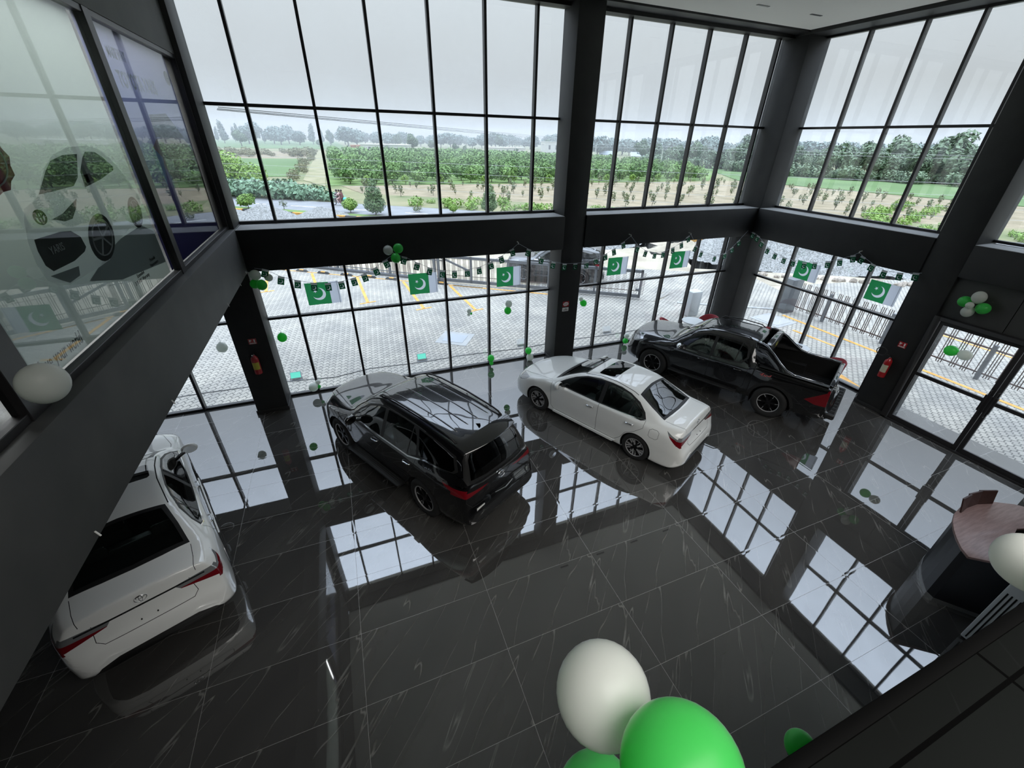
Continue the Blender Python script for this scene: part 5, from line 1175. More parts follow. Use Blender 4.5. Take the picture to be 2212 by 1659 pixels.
    for k in range(11): mb.box(3.66, 5.04, -.70+k*.135, -.64+k*.135, .76, .768)
    mb.build('load_bed', m_blackp, root)
    for q in (1, -1):
        bevel(MB().box(3.62, 5.08, min(q*.775, q*.90), max(q*.775, q*.90), 1.232, 1.246).build('bed_rail_cap', m_blackp, root), .004, 1)
        MB().tube([(3.95, q*.80, 1.25), (4.95, q*.80, 1.25)], .012, 8).build('deck_rail', m_chrome, root, smooth=True)
    bevel(MB().box(5.085, 5.16, -.78, .78, 1.225, 1.25).build('tailgate_cap', B, root), .01, 2)
    MB().box(5.17, 5.19, -.14, .14, .98, 1.06).build('tailgate_handle', m_blackp, root)
    # sports bar: buttresses falling from the roof to the bed rails with a hoop between
    for q in (1, -1):
        sb = MB(); sec = [(3.36, 1.735, 1.60, .60), (3.50, 1.73, 1.25, .64), (3.62, 1.70, 1.245, .67), (3.80, 1.58, 1.245, .72), (4.0, 1.42, 1.245, .77), (4.18, 1.30, 1.245, .81), (4.34, 1.255, 1.245, .83)]
        for x, zt, zb, y in sec:
            for yy, z in ((y+.035, zt), (y+.07+.0*(zt-zb), zb), (y-.055, zb), (y-.06, zt)): sb.v.append((x, q*yy, z))
        for i in range(len(sec)-1):
            for j in range(4): a_ = i*4+j; b_ = i*4+(j+1) % 4; sb.f.append((a_, b_, b_+4, a_+4)); sb.m.append(0)
        sb.f.append([0, 1, 2, 3]); sb.f.append([len(sec)*4-k for k in (1, 2, 3, 4)]); sb.m += [0, 0]
        bevel(recalc(sb.build('sports_bar', B, root)), .012, 2)
        pts = [(x, q*(y-.01), zt+.008) for x, zt, zb, y in sec]+[(4.42, q*.83, 1.252)]
        MB().tube(pts, .012, 8).build('chrome_edge', m_chrome, root, smooth=True)
    hp = []
    bevel(recalc(MB().box(3.55, 3.68, -.62, .62, 1.655, 1.725).build('sports_bar_hoop', B, root)), .02, 2)
    tag(MB().box(3.685, 3.688, -.02, .16, 1.50, 1.60).box(3.60, 3.685, -.62, .62, 1.49, 1.66).build('brake_light_panel', [m_blackp], root))
    lb = MB().box(3.69, 3.694, -.10, .10, 1.52, 1.62).build('sticker', mat('yellow_label', (.35, .33, .03), .6), root); tag(lb, 'small yellow label')
    # rear bumper step, side steps, roof rails, mud flap
    o = bevel(MB().box(5.16, 5.40, -.86, .86, .46, .60).build('rear_bumper_step', m_blackp, root), .04, 3)
    for k in range(9): MB().box(5.22+.0*k, 5.37, -.78+k*.178, -.66+k*.178, .60, .606).build('tread_pad', m_gap, o)
    for q in (1, -1):
        bevel(MB().box(1.5, 3.3, q*.98-.08, q*.98+.08, .42, .46).build('side_step', m_blackp, root), .015, 2)
        pts = []
        for x, dz in ((2.1, .0), (2.2, .05), (2.7, .06), (3.15, .05), (3.25, .0)):
            p, _ = c.ray((x, q*.555, 3), (0, 0, -1)); pts.append((x, q*.555, p.z+dz))
        MB().tube(pts, .014, 8).build('roof_rail', m_blackp, root, smooth=True)
        bevel(MB().box(4.54, 4.56, q*.82-.13, q*.82+.13, .22, .50).build('mud_flap', m_blackp, root), .004, 1)
    handle(root, c, 2.26, .97, .20, B); handle(root, c, 3.18, .99, .20, B); mirror(root, 1.68, .87, 1.17, m_chrome)
    interior(root, 1.48, 3.35, .62, ((1.95, 'f'), (2.65, 'row')), .68, 1.16)
    m_dec = mat('red_silver_decal', (0.55, 0.10, 0.10), .4)
    for q in (1, -1):
        p, _ = c.ray((3.80, q*2, 1.07), (0, -q, 0)); text_mesh('decal', '4x4', .13, m_dec, root, basis((3.80, p.y+q*.004, 1.07), (q*-1, 0, 0), (0, 0, 1)), shear=.3, xs=1.3)
        p, _ = c.ray((1.40, q*2, 1.00), (0, -q, 0)); bb = MB().box(1.32, 1.50, p.y+q*.004-.002, p.y+q*.004+.002, .975, 1.02).build('fender_badge', m_chrome, root)
    return root
pickup = make_pickup()
def place(root, A, B, xf, half):
    A = Vector((*A, 0)); B = Vector((*B, 0)); ex = (B-A).normalized(); ey = Vector((-ex.y, ex.x, 0))
    o = A-ex*xf+ey*half; root.location = o; root.rotation_euler = (0, 0, atan2(ex.y, ex.x))
sedan.location = (4.213, -1.587, 0); sedan.rotation_euler = (0, 0, -1.1343)
left_saloon = dup(sedan, (-4.657, -2.041, 0), -1.1982, 'glossy white saloon on the far left, its roof partly hidden by the mezzanine beam')
suv.location = (-0.364, -1.514, 0); suv.rotation_euler = (0, 0, -1.0883)
pickup.location = (8.08, -0.967, 0); pickup.rotation_euler = (0, 0, -1.1126)
street_car = dup(suv, (0, 0, GZ), 0, 'dark estate car parked on the sandy ground outside behind the sliding gate')
_a = atan2(-.55, .83); street_car.rotation_euler = (0, 0, _a); street_car.location = (7.77-.94*cos(_a)-.92*sin(_a)*1, 7.74-.94*sin(_a)+.92*cos(_a), GZ)
# ================= INSIDE THE SHOWROOM =================
def balloonmat(name, col, tcol):
    m = bpy.data.materials.new(name); m.use_nodes = True; m.node_tree.nodes.clear()
    d = N(m, 'ShaderNodeBsdfDiffuse'); d.inputs[0].default_value = (*col, 1); t = N(m, 'ShaderNodeBsdfTranslucent'); t.inputs[0].default_value = (*tcol, 1)
    g = N(m, 'ShaderNodeBsdfGlossy', Roughness=0.35); fr = N(m, 'ShaderNodeFresnel', IOR=1.35)
    a = N(m, 'ShaderNodeMixShader'); a.inputs[0].default_value = .5; L(m, d.outputs[0], a.inputs[1]); L(m, t.outputs[0], a.inputs[2])
    b = N(m, 'ShaderNodeMixShader'); L(m, fr.outputs[0], b.inputs[0]); L(m, a.outputs[0], b.inputs[1]); L(m, g.outputs[0], b.inputs[2]); o = N(m, 'ShaderNodeOutputMaterial'); L(m, b.outputs[0], o.inputs[0]); return m
m_bw = balloonmat('white_balloon_latex', (0.95, 0.97, 0.92), (0.95, 1.0, 0.92)); m_bg = balloonmat('green_balloon_latex', (0.10, 0.80, 0.16), (0.16, 1.0, 0.22))
m_bdk = balloonmat('green_balloon_neck', (0.02, 0.25, 0.05), (0.02, 0.25, 0.05))
def balloon(p, r, green, label, group=None, d=(0, 0, -1), hang=None):
    """d points from the centre to the knot"""
    t = thing('balloon', label, 'balloon', p, 0, group); q = Vector(d).normalized().to_track_quat('Z', 'Y').to_matrix().to_4x4()
    prof = []
    for k in range(21):
        a = pi*k/20; z = -cos(a); rr = sin(a)*(1-.10*max(z, 0)**2); prof.append((max(rr*r, .0004), z*r*1.06 if z < 0 else z*r*(1.10+.06*z)))
    MB().lathe(prof, 32, 0, q).build('skin', m_bg if green else m_bw, t, smooth=True)
    MB().lathe([(.012*r/.12, 1.12*r), (.008*r/.12, 1.18*r), (.016*r/.12, 1.22*r)], 10, 0, q).build('knot', (m_bdk if green else m_bw), t, smooth=True)
    if hang: MB().tube([(0, 0, r), (0, 0, r+hang)], .002, 4).build('string', m_wired, t)
    return t
BL = [
 ((0.867, -.92, 3.716), .104, 0, 'white balloon at the left of the trio stuck to the beam above the panes', (.3, .6, -.4)),
 ((1.086, -.93, 3.745), .107, 1, 'green balloon, upper right of the trio stuck to the beam', (-.3, .6, -.4)),
 ((1.0, -1.02, 3.56), .105, 1, 'green balloon, lowest of the trio stuck to the beam', (0, .6, .4)),
 ((-1.81, -.86, 3.375), .104, 0, 'white balloon, uppermost of the bunch in the corner under the mezzanine beam', (.2, .5, -.5)),
 ((-1.72, -1.0, 3.2), .10, 1, 'green balloon in front in the bunch under the mezzanine beam', (0, .5, .5)),
 ((-1.86, -.84, 3.19), .096, 1, 'green balloon tucked behind in the bunch under the mezzanine beam', (.4, .4, .2)),
 ((-1.60, -.76, 3.277), .078, 0, 'small white balloon behind the first bunting pennant', (-.5, .4, 0)),
 ((-1.77, -.13, 1.667), .106, 1, 'single green balloon hanging in the first lower pane beside the left column', (0, 0, 1)),
 ((-3.03, -.13, 1.60), .112, 0, 'single white balloon hanging in the pane left of the left column', (0, 0, 1)),
 ((-1.373, -.22, .246), .112, 0, 'white balloon low at the first mullion foot right of the left column', (.6, .3, .4)),
 ((-1.25, -.16, .345), .062, 0, 'small white balloon above the low one at the first mullion foot', (0, .3, -1)),
 ((-1.25, -.22, .24), .05, 1, 'tiny dark green balloon at the first mullion foot', (-1, 0, 0)),
 ((4.034, -.13, 1.855), .096, 0, 'white balloon on top of the green one in the fifth lower pane', (0, 0, -1)),
 ((4.0, -.15, 1.665), .101, 1, 'green balloon below the white one in the fifth lower pane', (0, 0, 1)),
 ((2.88, -.10, 1.763), .062, 0, 'small white balloon above two tiny ones in the fourth lower pane', (0, 0, -1)),
 ((2.865, -.08, 1.66), .039, 0, 'tiny grey white balloon, left of two in the fourth lower pane', (0, 0, 1)),
 ((2.935, -.08, 1.685), .034, 1, 'tiny dark green balloon, right of two in the fourth lower pane', (0, 0, 1)),
 ((3.448, -.24, .28), .10, 1, 'green balloon low at the fifth mullion foot', (0, 0, -1)),
 ((3.46, -.24, .115), .062, 1, 'small green balloon under the larger one at the fifth mullion foot', (0, 0, 1)),
 ((4.651, -.24, .335), .10, 1, 'green balloon above the white one at the sixth mullion foot', (0, 0, -1)),
 ((4.70, -.26, .115), .11, 0, 'white balloon under the green one at the sixth mullion foot', (0, 0, 1)),
 ((6.48, -.13, 1.606), .102, 1, 'green balloon hanging right beside the middle column', (-.5, .3, .6)),
 ((6.39, -.12, 1.74), .062, 0, 'small white balloon behind the green one beside the middle column', (.5, 0, -.8)),
 ((8.224, -.23, .30), .087, 0, 'white balloon above the green one at a mullion foot right of the middle column', (0, 0, -1)),
 ((8.197, -.24, .135), .092, 1, 'green balloon under the white one at the mullion foot right of the middle column', (0, 0, 1)),
 ((11.95, -6.39, 3.14), .112, 1, 'green balloon at the left of the bunch on the grey panel above the door', (.3, -.7, 0)),
 ((11.93, -6.57, 3.29), .119, 0, 'white balloon at the top of the bunch above the door', (.3, 0, -.8)),
 ((11.93, -6.72, 3.10), .114, 1, 'green balloon at the right of the bunch above the door', (.3, .7, 0)),
 ((11.93, -6.52, 2.965), .107, 0, 'white balloon at the bottom of the bunch above the door', (.3, 0, .8)),
 ((11.80, -6.545, 3.127), .068, 0, 'small white balloon in the centre of the bunch above the door', (1, 0, 0)),
 ((11.86, -6.65, 2.124), .115, 1, 'green balloon, left one of the pair on the glass door', (0, -.9, 0)),
 ((11.86, -6.895, 2.13), .112, 0, 'white balloon, right one of the pair on the glass door', (0, .9, 0)),
 ((.531, -10.202, 4.343), .15, 0, 'large white balloon in the foreground above the big green one', (.1, .1, -1)),
 ((.568, -10.478, 4.515), .15, 1, 'largest green balloon in the foreground at the bottom edge', (.75, .1, -.35)),
 ((.50, -10.33, 3.86), .145, 1, 'green balloon under the white one at the bottom edge', (0, 0, 1)),
 ((-1.84, -7.62, 4.55), .12, 0, 'white balloon cut by the left edge on the mezzanine ledge', (-.3, .2, -.8)),
 ((3.153, -10.385, 3.964), .14, 0, 'white balloon cut by the right edge in front of the reception desk', (-.3, -.6, -.5)),
 ((1.463, -10.46, 3.649), .058, 1, 'small green balloon behind the dark ledge at the bottom right', (-.5, 0, -.8)),
 ((1.36, -10.49, 3.585), .03, 1, 'tiny green balloon beside the small one behind the dark ledge', (0, 0, 1)),
]
for p, r, g, l, d in BL: balloon(p, r, g, l, None, d, .2 if 'hanging in' in l else None)
# ---- flags ----
def flagmat(name, base, w, h, cx, cy, Rr, k=.55, white=(0.80, 0.84, 0.90)):
    """printed cloth: green with crescent and star in object coordinates"""
    m = bpy.data.materials.new(name); m.use_nodes = True; m.node_tree.nodes.clear()
    tc = N(m, 'ShaderNodeTexCoord'); s = N(m, 'ShaderNodeSeparateXYZ'); L(m, tc.outputs['Object'], s.inputs[0])
    def MT(op, a, b=None):
        n = N(m, 'ShaderNodeMath', operation=op)
        for i, q in enumerate((a, b)):
            if q is None: continue
            if isinstance(q, (int, float)): n.inputs[i].default_value = q
            else: L(m, q, n.inputs[i])
        return n.outputs[0]
    X, Y = s.outputs[0], s.outputs[1]
    def dist(x, y): return MT('SQRT', MT('ADD', MT('POWER', MT('SUBTRACT', X, x), 2.0), MT('POWER', MT('SUBTRACT', Y, y), 2.0)))
    c = MT('MULTIPLY', MT('LESS_THAN', dist(cx, cy), Rr), MT('GREATER_THAN', dist(cx-.27*Rr, cy+.20*Rr), Rr*.86))
    sxx, sy = cx-.50*Rr, cy+.50*Rr; th = MT('ARCTAN2', MT('SUBTRACT', Y, sy), MT('SUBTRACT', X, sxx))
    ph = MT('PINGPONG', MT('ADD', th, 20*pi+.25), pi/5); r = dist(sxx, sy); R0 = Rr*.32; ri = R0*.38
    px = MT('MULTIPLY', r, MT('COSINE', ph)); py = MT('MULTIPLY', r, MT('SINE', ph)); ex, ey = ri*cos(pi/5)-R0, ri*sin(pi/5)
    st = MT('GREATER_THAN', MT('SUBTRACT', MT('MULTIPLY', py, -ex), MT('MULTIPLY', MT('SUBTRACT', px, R0), -ey)), 0.0)
    st = MT('LESS_THAN', MT('SUBTRACT', MT('MULTIPLY', py, -ex), MT('MULTIPLY', MT('SUBTRACT', R0, px), ey)), 0.0)
    mk = MT('MINIMUM', MT('ADD', c, st), 1.0); mx = N(m, 'ShaderNodeMix', data_type='RGBA'); L(m, mk, mx.inputs[0]); mx.inputs[6].default_value = (*base, 1); mx.inputs[7].default_value = (*white, 1)
    d = N(m, 'ShaderNodeBsdfDiffuse'); t = N(m, 'ShaderNodeBsdfTranslucent'); L(m, mx.outputs[2], d.inputs[0]); L(m, mx.outputs[2], t.inputs[0])
    a = N(m, 'ShaderNodeMixShader'); a.inputs[0].default_value = k; L(m, d.outputs[0], a.inputs[1]); L(m, t.outputs[0], a.inputs[2]); o = N(m, 'ShaderNodeOutputMaterial'); L(m, a.outputs[0], o.inputs[0]); return m
m_flag = flagmat('printed_flag_cloth', (0.03, 0.27, 0.09), .5, .525, .27, .25, .145); m_penn = flagmat('printed_pennant_cloth', (0.012, 0.13, 0.055), .12, .13, -.004, 0.0, .042, .6)
def clothmat(name, c, k=.55):
    m = bpy.data.materials.new(name); m.use_nodes = True; m.node_tree.nodes.clear()
    d = N(m, 'ShaderNodeBsdfDiffuse'); d.inputs[0].default_value = (*c, 1); t = N(m, 'ShaderNodeBsdfTranslucent'); t.inputs[0].default_value = (*c, 1)
    a = N(m, 'ShaderNodeMixShader'); a.inputs[0].default_value = k; L(m, d.outputs[0], a.inputs[1]); L(m, t.outputs[0], a.inputs[2]); o = N(m, 'ShaderNodeOutputMaterial'); L(m, a.outputs[0], o.inputs[0]); return m
m_fg = clothmat('green_flag_cloth', (0.025, 0.26, 0.075)); m_fw_ = clothmat('white_flag_cloth', (0.72, 0.76, 0.85)); m_pg = clothmat('green_pennant', (0.012, 0.10, 0.045), .6); m_pw = clothmat('white_pennant', (0.62, 0.66, 0.66), .5)
def crescent(cx, cy, R, flip=1, ang=0.6, n=18):
    """crescent polygon as list of (x,y), opening towards upper left by default"""
    o = []
    k = .80; off = .34*R
    for i in range(n+1):
        a = -2.25+4.5*i/n; o.append((R*cos(a), R*sin(a)))
    x2 = -off; r2 = sqrt((R*cos(2.25)+off)**2+(R*sin(2.25))**2); b = atan2(R*sin(2.25), R*cos(2.25)+off)
    for i in range(1, n): a = b-2*b*i/n; o.append((x2+r2*cos(a), r2*sin(a)))
    c, s = cos(-ang), sin(-ang)
    return [(cx+flip*(x*c-y*s), cy+(x*s+y*c)) for x, y in o]
def star(cx, cy, R, flip=1, rot=.3):
    return [(cx+flip*(R if i % 2 == 0 else R*.4)*cos(rot+pi/2+i*pi/5), cy+(R if i % 2 == 0 else R*.4)*sin(rot+pi/2+i*pi/5)) for i in range(10)]
def strip_prism(mb, poly, n, z0, z1, M, mi=0):
    """crescent: outer n+1 points then inner n-1 -> quads so that it triangulates well"""
    out = poly[:n+1]; inn = poly[n+1:]; inn = [poly[n]]+inn+[poly[0]]
    for z in (z0, z1):
        for i in range(n):
            a, b = out[i], out[i+1]; c, d = inn[n-i-1], inn[n-i]
            mb.add([(a[0], a[1], z), (b[0], b[1], z), (c[0], c[1], z), (d[0], d[1], z)], [(0, 1, 2, 3)] if z == z1 else [(3, 2, 1, 0)], mi, M)
def big_flag(M, label, w=.51, h=.53, ww=.23, folded=True):
    t = thing('national_flag', label, 'flag', (0, 0, 0), 0, 'large flags on the window glass'); t.matrix_world = M
    def sheet(x0, x1, nm, m, ph):
        mb = MB(); nx, ny = 10, 8
        for i in range(nx+1):
            for j in range(ny+1):
                x = x0+(x1-x0)*i/nx; y = h*j/ny; mb.v.append((x, y, .006*sin(x*16+ph)+.004*sin(y*9+x*5)))
        for i in range(nx):
            for j in range(ny): a = i*(ny+1)+j; mb.f.append((a, a+ny+1, a+ny+2, a+1)); mb.m.append(0)
        return mb.build(nm, m, t, smooth=True)
    g = sheet(0, w, 'green_field', m_flag, 0); sheet(w, w+ww, 'white_stripe', m_fw_, 0)
    MB().tube([(w+ww*.86, -.01, .008), (w+ww*.86, h+.01, .008)], .004, 5).build('sleeve_seam', m_wired, t)
    return t
FX = [(-1.028, 2.385, .51, 'large green and white flag on the second lower pane, two pennants in front'), (1.34, 2.40, .50, 'large green and white flag on the fourth lower pane, star fully visible'), (3.68, 2.378, .48, 'large green and white flag left of the middle column, on the sixth pane edge'),
      (7.19, 2.39, .49, 'large green and white flag on the second pane right of the middle column'), (9.53, 2.415, .51, 'large green and white flag on the fourth pane right of the middle column')]
for x, z, w, l in FX: big_flag(basis((x, -.124, z), (1, 0, 0.01), (0, 0, 1)), l, w, .525, .22)
for y, z, l in ((-2.15, 2.45, 'large green and white flag on the side window behind low pennants'), (-4.235, 2.455, 'large green and white flag on the side window beside the right column')): big_flag(basis((12.526, y, z), (0, -1, 0.0), (0, 0, 1)), l, .48, .51, .24)
# ---- bunting ----
PA = [(-1.642, 3.363), (-1.384, 3.19), (-1.087, 3.081), (-0.778, 2.995), (-0.494, 2.968), (-0.214, 2.979), (0.059, 3.03), (0.301, 3.104), (0.567, 3.225), (0.808, 3.376), ('p', .98, 3.60), (1.187, 3.424), (1.467, 3.268), (1.752, 3.127), (2.053, 3.041), (2.354, 3.006), (2.677, 3.009), (2.985, 3.046), (3.297, 3.146), (3.574, 3.271), (3.863, 3.426), ('p', 4.012, 3.66), (4.274, 3.399), (4.661, 3.171), (5.009, 3.025), (5.351, 2.954), (5.683, 2.939), (6.03, 2.95), (6.315, 3.029), (6.612, 3.122), (6.87, 3.241), (7.147, 3.409), ('p', 7.351, 3.67), (7.63, 3.275), (7.929, 3.129), (8.274, 3.054), (8.572, 3.058), (8.905, 3.156), (9.191, 3.283), (9.40, 3.45), ('p', 9.45, 3.61), (9.723, 3.158), (10.01, 2.975), (10.60, 2.80), (11.0, 2.86), (11.25, 3.02), (11.46, 3.22)]
PE = [(-1.254, 3.253), (-1.527, 3.111), (-1.822, 3.018), (-2.149, 2.967), (-2.454, 2.959), (-2.791, 2.981), (-3.081, 3.045), (-3.407, 3.158), (-3.689, 3.285), (-3.96, 3.44), ('p', -4.04, 3.64), (-4.15, 3.46), (-4.434, 3.345), (-4.749, 3.264), (-5.083, 3.295), (-5.38, 3.37)]
_pb = MB()
for i in range(5):
    x = -.062+.124*i/4; _pb.v += [(x, -.066, .004*sin(i*1.6)), (x, .066, .001*i), (x, .111, 0)]
for i in range(4):
    a = 3*i; _pb.f += [(a, a+3, a+4, a+1), (a+1, a+4, a+5, a+2)]; _pb.m += [0, 1]
_po = _pb.build('pennant', [m_penn, m_pw]); PEN = _po.data; bpy.data.objects.remove(_po)
def bunting(name, label, pts, conv, ey, start, end, flips, sgn):
    root = thing(name, label, 'bunting'); sp = [Vector(start)]; n = len(pts)
    for i, p in enumerate(pts):
        if p[0] == 'p': sp.append(conv(p[1], p[2])); MB().tube([conv(p[1], p[2]+.03)-ey*.10, conv(p[1], p[2]+.02), conv(p[1], p[2]-.02)+ey*.004], .012, 6).build('hook', m_wht, root); continue
        q = [r for r in (pts[i-1] if i else None, pts[i+1] if i+1 < n else None) if r and r[0] != 'p']
        a = q[0]; b = q[-1] if len(q) > 1 else p
        if len(q) == 1: a, b = (p, q[0]) if (q[0][0]-p[0])*sgn > 0 else (q[0], p)
        A = conv(*a); B = conv(*b); ex = (B-A).normalized() if (B-A).length > 1e-6 else Vector((1, 0, 0))
        up_ = (Vector((0, 0, 1))-ex*ex.z).normalized(); up_ = (up_*.6+Vector((0, 0, 1))*.4).normalized(); ex = (ex-up_*ex.dot(up_)).normalized()
        c = conv(*p); M = basis(c, ex, up_); top = M @ Vector((0, .105, 0)); sp.append(top)
        w, h = .062, .066
        pn = bpy.data.objects.new('pennant', PEN); COL.objects.link(pn); pn.parent = root; f = 1 if i < flips else -1
        pn.matrix_local = M @ Matrix.Diagonal((f, 1, 1, 1))
    sp.append(Vector(end)); MB().tube(sp, .0035, 5).build('string', m_fw_, root); return root
bunting('bunting', 'long string of small green pennants swagged along the back wall under the beam', PA, lambda x, z: Vector((x, -.82, z)), Vector((0, -1, 0)), (-1.80, -.80, 3.50), (11.72, -.80, 3.60), 10, 1)
# the corner piece: three pennants across the corner column, then the side wall
def convE(y, z): return Vector((11.90, y, z))
bunting('bunting', 'string of small green pennants swagged along the side window wall from the corner', [(-.86, 3.44), (-1.05, 3.38)]+PE, convE, Vector((-1, 0, 0)), (11.80, -.84, 3.56), (11.90, -5.46, 3.50), 0, -1)
# ---- fire extinguishers and signs ----
m_red = mat('red_enamel', (0.42, 0.015, 0.02), .3, coat=.5); m_lab = mat('yellow_label_print', (0.55, 0.50, 0.06), .6); m_labw = mat('cream_label_print', (0.6, 0.58, 0.42), .6)
def extinguisher(loc, rz, label, mlab, tall=.50, loop=False):
    t = thing('fire_extinguisher', label, 'fire extinguisher', loc, rz, None); r = .078
    b = MB().lathe([(.05, 0), (r*.95, .008), (r, .03), (r, tall*.78), (r*.92, tall*.86), (r*.6, tall*.94), (.03, tall*.98), (.028, tall*1.02)], 32).build('cylinder', m_red, t, smooth=True, angle=50)
    lb = MB(); n = 12
    for i in range(n+1):
        a = -pi/2-1.0+2.0*i/n
        for z in (tall*.28, tall*.66): lb.v.append(((r+.001)*cos(a), (r+.001)*sin(a), z))
    for i in range(n): lb.f.append((2*i, 2*i+2, 2*i+3, 2*i+1)); lb.m.append(0)
    lb.build('paper_label', mlab, b)
    MB().box(-.02, .02, -.02, .02, tall*1.0, tall*1.09).box(-.012, .012, -.11, .03, tall*1.09, tall*1.12).bar((0, -.02, tall*1.03), (0, -.12, tall*1.0), .012, .012).build('valve_lever', m_chrome, t)
    if loop: h = [(-.02, 0, tall*1.05), (-.10, -.01, tall*1.12)]+[(-.22+.11*cos(a), -.02, tall*1.17+.10*sin(a)) for a in [-.3+2*pi*k/20 for k in range(20)]]
    else: h = [(-.02, 0, tall*1.05), (-.09, -.01, tall*1.0), (-.105, -.01, tall*.8), (-.10, -.02, tall*.2), (-.09, -.02, tall*.1)]
    MB().tube(h, .011, 8).build('hose', m_blackp, t, smooth=True)
    MB().box(-.06, .06, .05, .10, tall*.6, tall*.66).build('wall_bracket', m_blackp, t); return t
extinguisher((-2.32, -.79, 1.13), 0, 'red fire extinguisher with yellow label on the left column', m_lab, .46)
extinguisher((11.92, -5.68, .95), -pi/2, 'red fire extinguisher with coiled hose on the right column', m_labw, .52, True)
def sign(M, w, h, label, parts, m=m_red):
    o = bevel(MB().box(-w/2, w/2, -h/2, h/2, 0, .004).build('wall_sign', m), .001, 1); o.matrix_world = M; tag(o, label, 'sign')
    mb = MB()
    for x0, x1, y0, y1 in parts: mb.box(x0*w, x1*w, y0*h, y1*h, .004, .005)
    mb.build('pictogram', m_wht, o); return o
PIC = [(-.38, -.22, .0, .34), (-.34, -.26, -.1, 0), (-.18, -.10, .1, .3), (.16, .34, -.05, .36), (.20, .30, -.18, -.05), (-.40, .40, -.42, -.34), (-.40, .40, -.30, -.24)]
sign(basis((-2.275, -.682, 1.877), (1, 0, 0), (0, 0, 1)), .16, .13, 'small red and white fire sign above the extinguisher on the left column', PIC)
sign(basis((12.018, -5.735, 1.83), (0, -1, 0), (0, 0, 1)), .17, .14, 'small red and white fire sign above the extinguisher on the right column', PIC)
o = sign(basis((5.578, -.662, 1.86), (1, 0, 0), (0, 0, 1)), .20, .15, 'red wireless sign with white hexagon on the middle column', [])
hx = MB().prism([(-.085, -.02), (-.04, -.055), (.02, -.055), (.08, -.025), (.085, .02), (.04, .055), (-.02, .055), (-.08, .025)], .004, .006).build('white_hexagon', m_wht, o)
text_mesh('lettering', 'WiFi', .055, m_red, o, Matrix.Translation((0, 0, .0075)), xs=1.1)
o = sign(basis((5.575, -.662, 1.70), (1, 0, 0), (0, 0, 1)), .20, .11, 'small white notice below the red wireless sign on the middle column', [], m_wht)
MB().box(-.07, .07, -.025, -.008, .004, .005).box(-.01, .015, .008, .03, .004, .005).box(.03, .05, .012, .026, .004, .005).build('print', m_gap, o)
# ---- lounge furniture ----
m_redl_ = mat('red_upholstery', (0.30, 0.018, 0.03), .55); m_tabw = mat('white_gloss_tabletop', (0.72, 0.76, 0.78), .12, ior=1.7)
def tub_chair(loc, rz, label):
    t = thing('tub_chair', label, 'chair', loc, rz, 'red tub chairs around the small tables'); n = 28
    mb = MB()
    for i in range(n+1):
        a = -2.15+4.3*i/n; hgt = .46+.33*(cos(a*.62))**1.5 if abs(a) < 2.5 else .46
        fl = .30+.05*cos(a)
        for r, z in ((fl-.05, .40), (fl+.02, hgt-.02), (fl+.045, hgt), (fl+.07, hgt-.03), (fl+.03, .38), (fl-.06, .30)): mb.v.append((r*cos(a), r*sin(a), z))
    for i in range(n):
        for j in range(6): a_ = i*6+j; b_ = i*6+(j+1) % 6; mb.f.append((a_, a_+6, b_+6, b_)); mb.m.append(0)
    mb.f.append([0, 1, 2, 3, 4, 5][::-1]); mb.f.append([n*6+k for k in range(6)]); mb.m += [0, 0]
    recalc(mb.build('backrest_shell', m_redl_, t, smooth=True, angle=60))
    MB().lathe([(.10, .30), (.27, .31), (.30, .36), (.30, .42), (.26, .46), (.01, .465)], 28).build('seat', m_redl_, t, smooth=True, angle=60)
    for k in range(4): a = pi/4+k*pi/2; MB().tube([(.16*cos(a), .16*sin(a), .31), (.26*cos(a), .26*sin(a), 0)], [.016, .011], 8).build('leg', m_chrome, t)
    return t
tub_chair((9.85, -.42, 0), pi*.9, 'red tub chair left of the round white table near the back glass'); tub_chair((11.12, -.62-.1, 0), .3, 'red tub chair right of the round white table in the corner')
tub_chair((12.12, -2.35, 0), .9, 'red tub chair behind the pickup roof by the side window'); tub_chair((12.05, -4.35, 0), -.6, 'red tub chair behind the pickup load bed by the side window')
def round_table(loc, r, label):
    t = thing('round_table', label, 'table', loc, 0, None); MB().lathe([(.01, .712), (r-.01, .712), (r, .72), (r, .735), (r-.008, .745), (.01, .745)], 40).build('tabletop', m_tabw, t, smooth=True, angle=40)
    MB().lathe([(.03, .02), (.028, .71)], 16).build('pedestal', m_chrome, t, smooth=True); MB().lathe([(.01, .025), (.20, .018), (.22, 0)], 28).build('foot', m_chrome, t, smooth=True, angle=40); return t
round_table((10.47, -.72, 0), .36, 'round white glossy table behind the pickup bonnet'); round_table((12.0, -3.42, 0), .32, 'round white glossy table behind the pickup bed holding a black box')
tag(bevel(MB().box(11.87, 12.05, -3.52, -3.28, .745, .80).build('tissue_box', m_blackp), .01, 2), 'black flat box on the round white table by the side window', 'box')
# ---- reception desk ----
m_wood = mat('reddish_wood_veneer', (0.2, 0.1, 0.09), .35)
noisy(m_wood, (0.19, 0.115, 0.105), (0.27, 0.175, 0.16), 3, 6, 0, None, 'Object', (1.5, 14, 1), (.35, .65)); m_dsk = mat('black_desk_laminate', (0.012, 0.013, 0.016), .35); m_dskl = mat('steel_kick_strip', (0.30, 0.30, 0.29), .35, .6); m_woodd = noisy(mat('dark_wood_edge', (0.05, 0.025, 0.022), .4), (0.04, 0.02, 0.018), (0.06, 0.032, 0.028), 6)
dk = thing('reception_desk', 'curved reception desk with reddish wood top and black body at the right edge', 'desk')
outer = [(7.21, -9.575), (7.30, -9.45), (7.44, -9.33), (7.60, -9.22), (7.78, -9.12), (7.98, -9.045), (8.25, -9.0), (8.55, -9.02), (8.85, -9.12), (9.12, -9.28), (9.35, -9.52), (9.45, -9.85)]
